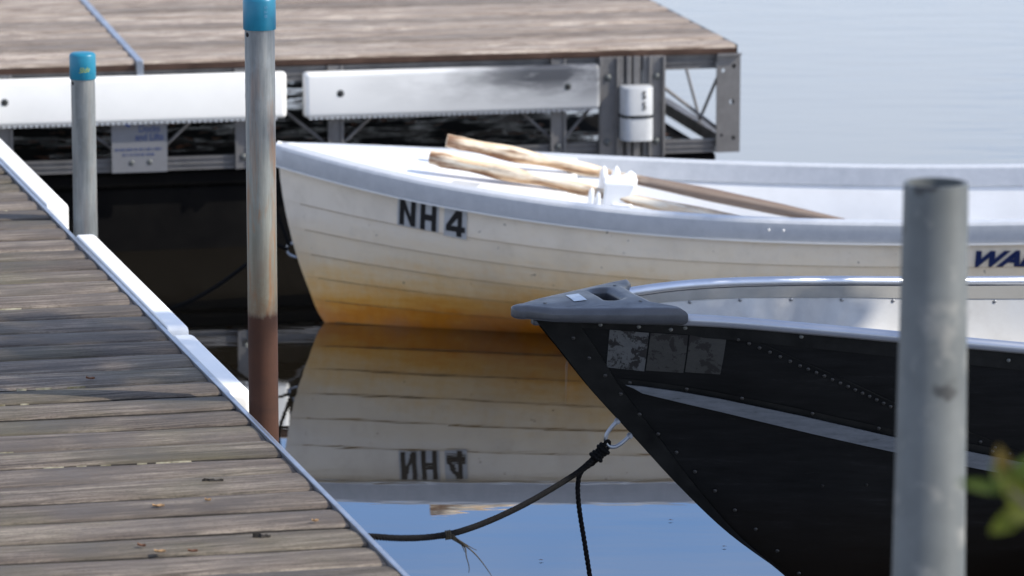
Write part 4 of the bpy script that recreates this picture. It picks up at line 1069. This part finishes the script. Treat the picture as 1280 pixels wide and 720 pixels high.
# ------------------------------------------------------------------ sapling on the bank: one twig reaches into the picture
tb = Vector((1.9, 3.0, .3))
TR = thing('overhanging_tree', 'green tree on the bank whose leafy twig pokes in blurred from the right edge', 'tree', tuple(tb))
def tl(p_): return Vector(p_) - tb
mb = MB(); mb.tube([tl((1.9,3.0,.2)), tl((1.95,3.3,.9)), tl((2.05,3.8,1.7)), tl((2.2,4.4,2.4)), tl((2.3,5.0,3.0))], lambda t_: .035*(1-.8*t_), 10)
limbs = []
for k in range(16):
    b0 = Vector((2.05 + .012*k, 3.7 + .08*k, 1.7 + .08*k)); d_ = Vector((random.uniform(-.5, .8), random.uniform(-.2, 1), random.uniform(.0, .7))).normalized()*random.uniform(.4, .9); limbs.append((b0, b0+d_)); mb.tube([tl(b0), tl(b0+d_*.5+Vector((0,0,.05))), tl(b0+d_)], lambda t_: .011*(1-.7*t_), 6)
mb.tube([tl((1.9,3.0,.2)), tl((2.8,4.2,1.9)), tl((3.6,6.3,3.4)), tl((4.2,8.0,4.0)), tl((4.6,9.4,4.3)), tl((5.2,11.0,4.5))], lambda t_: .06*(1-.8*t_), 10)
trunk = mb.build('trunk', M['bark'], TR, True)
def leaf(mb, c, d_, n_, L_, W_):
    d_ = d_.normalized(); s_ = d_.cross(n_).normalized(); n_ = s_.cross(d_)
    rows = []
    for k in range(6):
        t_ = k/5; wd = W_*math.sin(math.pi*min(1, t_*.93+.05))**.8*.5
        base = c + d_*L_*t_ - n_*L_*.18*t_*t_
        rows.append([base + s_*wd + n_*wd*.3, base, base - s_*wd + n_*wd*.3])
    mb.loft(rows, closed=False)
mb = MB(); k = 0
while k < 1500:
    a_, b_ = random.choice(limbs); c_ = a_.lerp(b_, random.uniform(.2, 1.1)) + Vector([random.gauss(0, .13) for _ in range(3)])
    u_, v_ = proj(c_)
    if u_ < 1420 and -100 < v_ < 900: k += 1; continue
    leaf(mb, tl(c_), Vector([random.gauss(0,1) for _ in range(3)]), Vector((random.gauss(0,.5), random.gauss(0,.5), 1)).normalized(), random.uniform(.05,.085), random.uniform(.022,.036)); k += 1
for k in range(650):                               # unseen leaves added to block sun and dim the white bow
    g_ = Vector((random.uniform(-.02, .34), random.uniform(11.75, 12.1), 0)); g_ += to_sun*((random.gauss(4.3, .2))/to_sun.z)
    leaf(mb, tl(g_), Vector([random.gauss(0,1) for _ in range(3)]), Vector((random.gauss(.6,.3), random.gauss(0,.3), 1)).normalized(), .10, .055)
k = 0
while k < 1500:                                    # leafy bough far out over the water, above the picture
    gx, gy = random.uniform(-1.7, .75), random.uniform(8.92, 9.58) + random.gauss(0, .05)
    z_ = random.gauss(4.0, .22); q_ = (z_ - DZ)/to_sun.z
    c_ = Vector((gx, gy, DZ)) + to_sun*q_
    leaf(mb, tl(c_), Vector([random.gauss(0,1) for _ in range(3)]), Vector((random.gauss(.6,.4), random.gauss(0,.4), 1)).normalized(), random.uniform(.07,.11), random.uniform(.035,.055)); k += 1
mb.build('crown', M['leaf'], TR, True)
D_T = 3.8
tw = [at_depth(1480, 560, 3.6), at_depth(1400, 640, 3.65), at_depth(1330, 655, 3.7), at_depth(1285, 632, 3.75), at_depth(1262, 612, 3.8)]
mb = MB(); mb.tube([tl((2.05,3.8,1.7)), tl((1.5,3.95,1.55))] + [tl(q) for q in tw], lambda t_: .009*(1-.75*t_), 6); mb.build('twig', M['bark'], TR, True)
def pleaf(u0, v0, u1, v1, W_, d_=D_T, mat='leaf', nrm=(0,-1,.3)):
    a_, b_ = at_depth(u0, v0, d_), at_depth(u1, v1, d_-.01); mb = MB(); leaf(mb, tl(a_), b_-a_, Vector(nrm), (b_-a_).length, W_*.64); mb.build('leaf', M[mat], TR, True)
pleaf(1262, 612, 1250, 560, .024, mat='leaf_yellow'); pleaf(1262, 614, 1290, 570, .028); pleaf(1266, 618, 1243, 580, .024); pleaf(1284, 634, 1256, 592, .036, mat='leaf_lime'); pleaf(1284, 636, 1240, 664, .028, mat='leaf_lime'); pleaf(1262, 614, 1200, 602, .016)
pleaf(1292, 640, 1258, 640, .030, mat='leaf_lime'); pleaf(1330, 655, 1296, 690, .022); pleaf(1290, 632, 1320, 590, .022); pleaf(1284, 632, 1262, 655, .026, mat='leaf_lime')
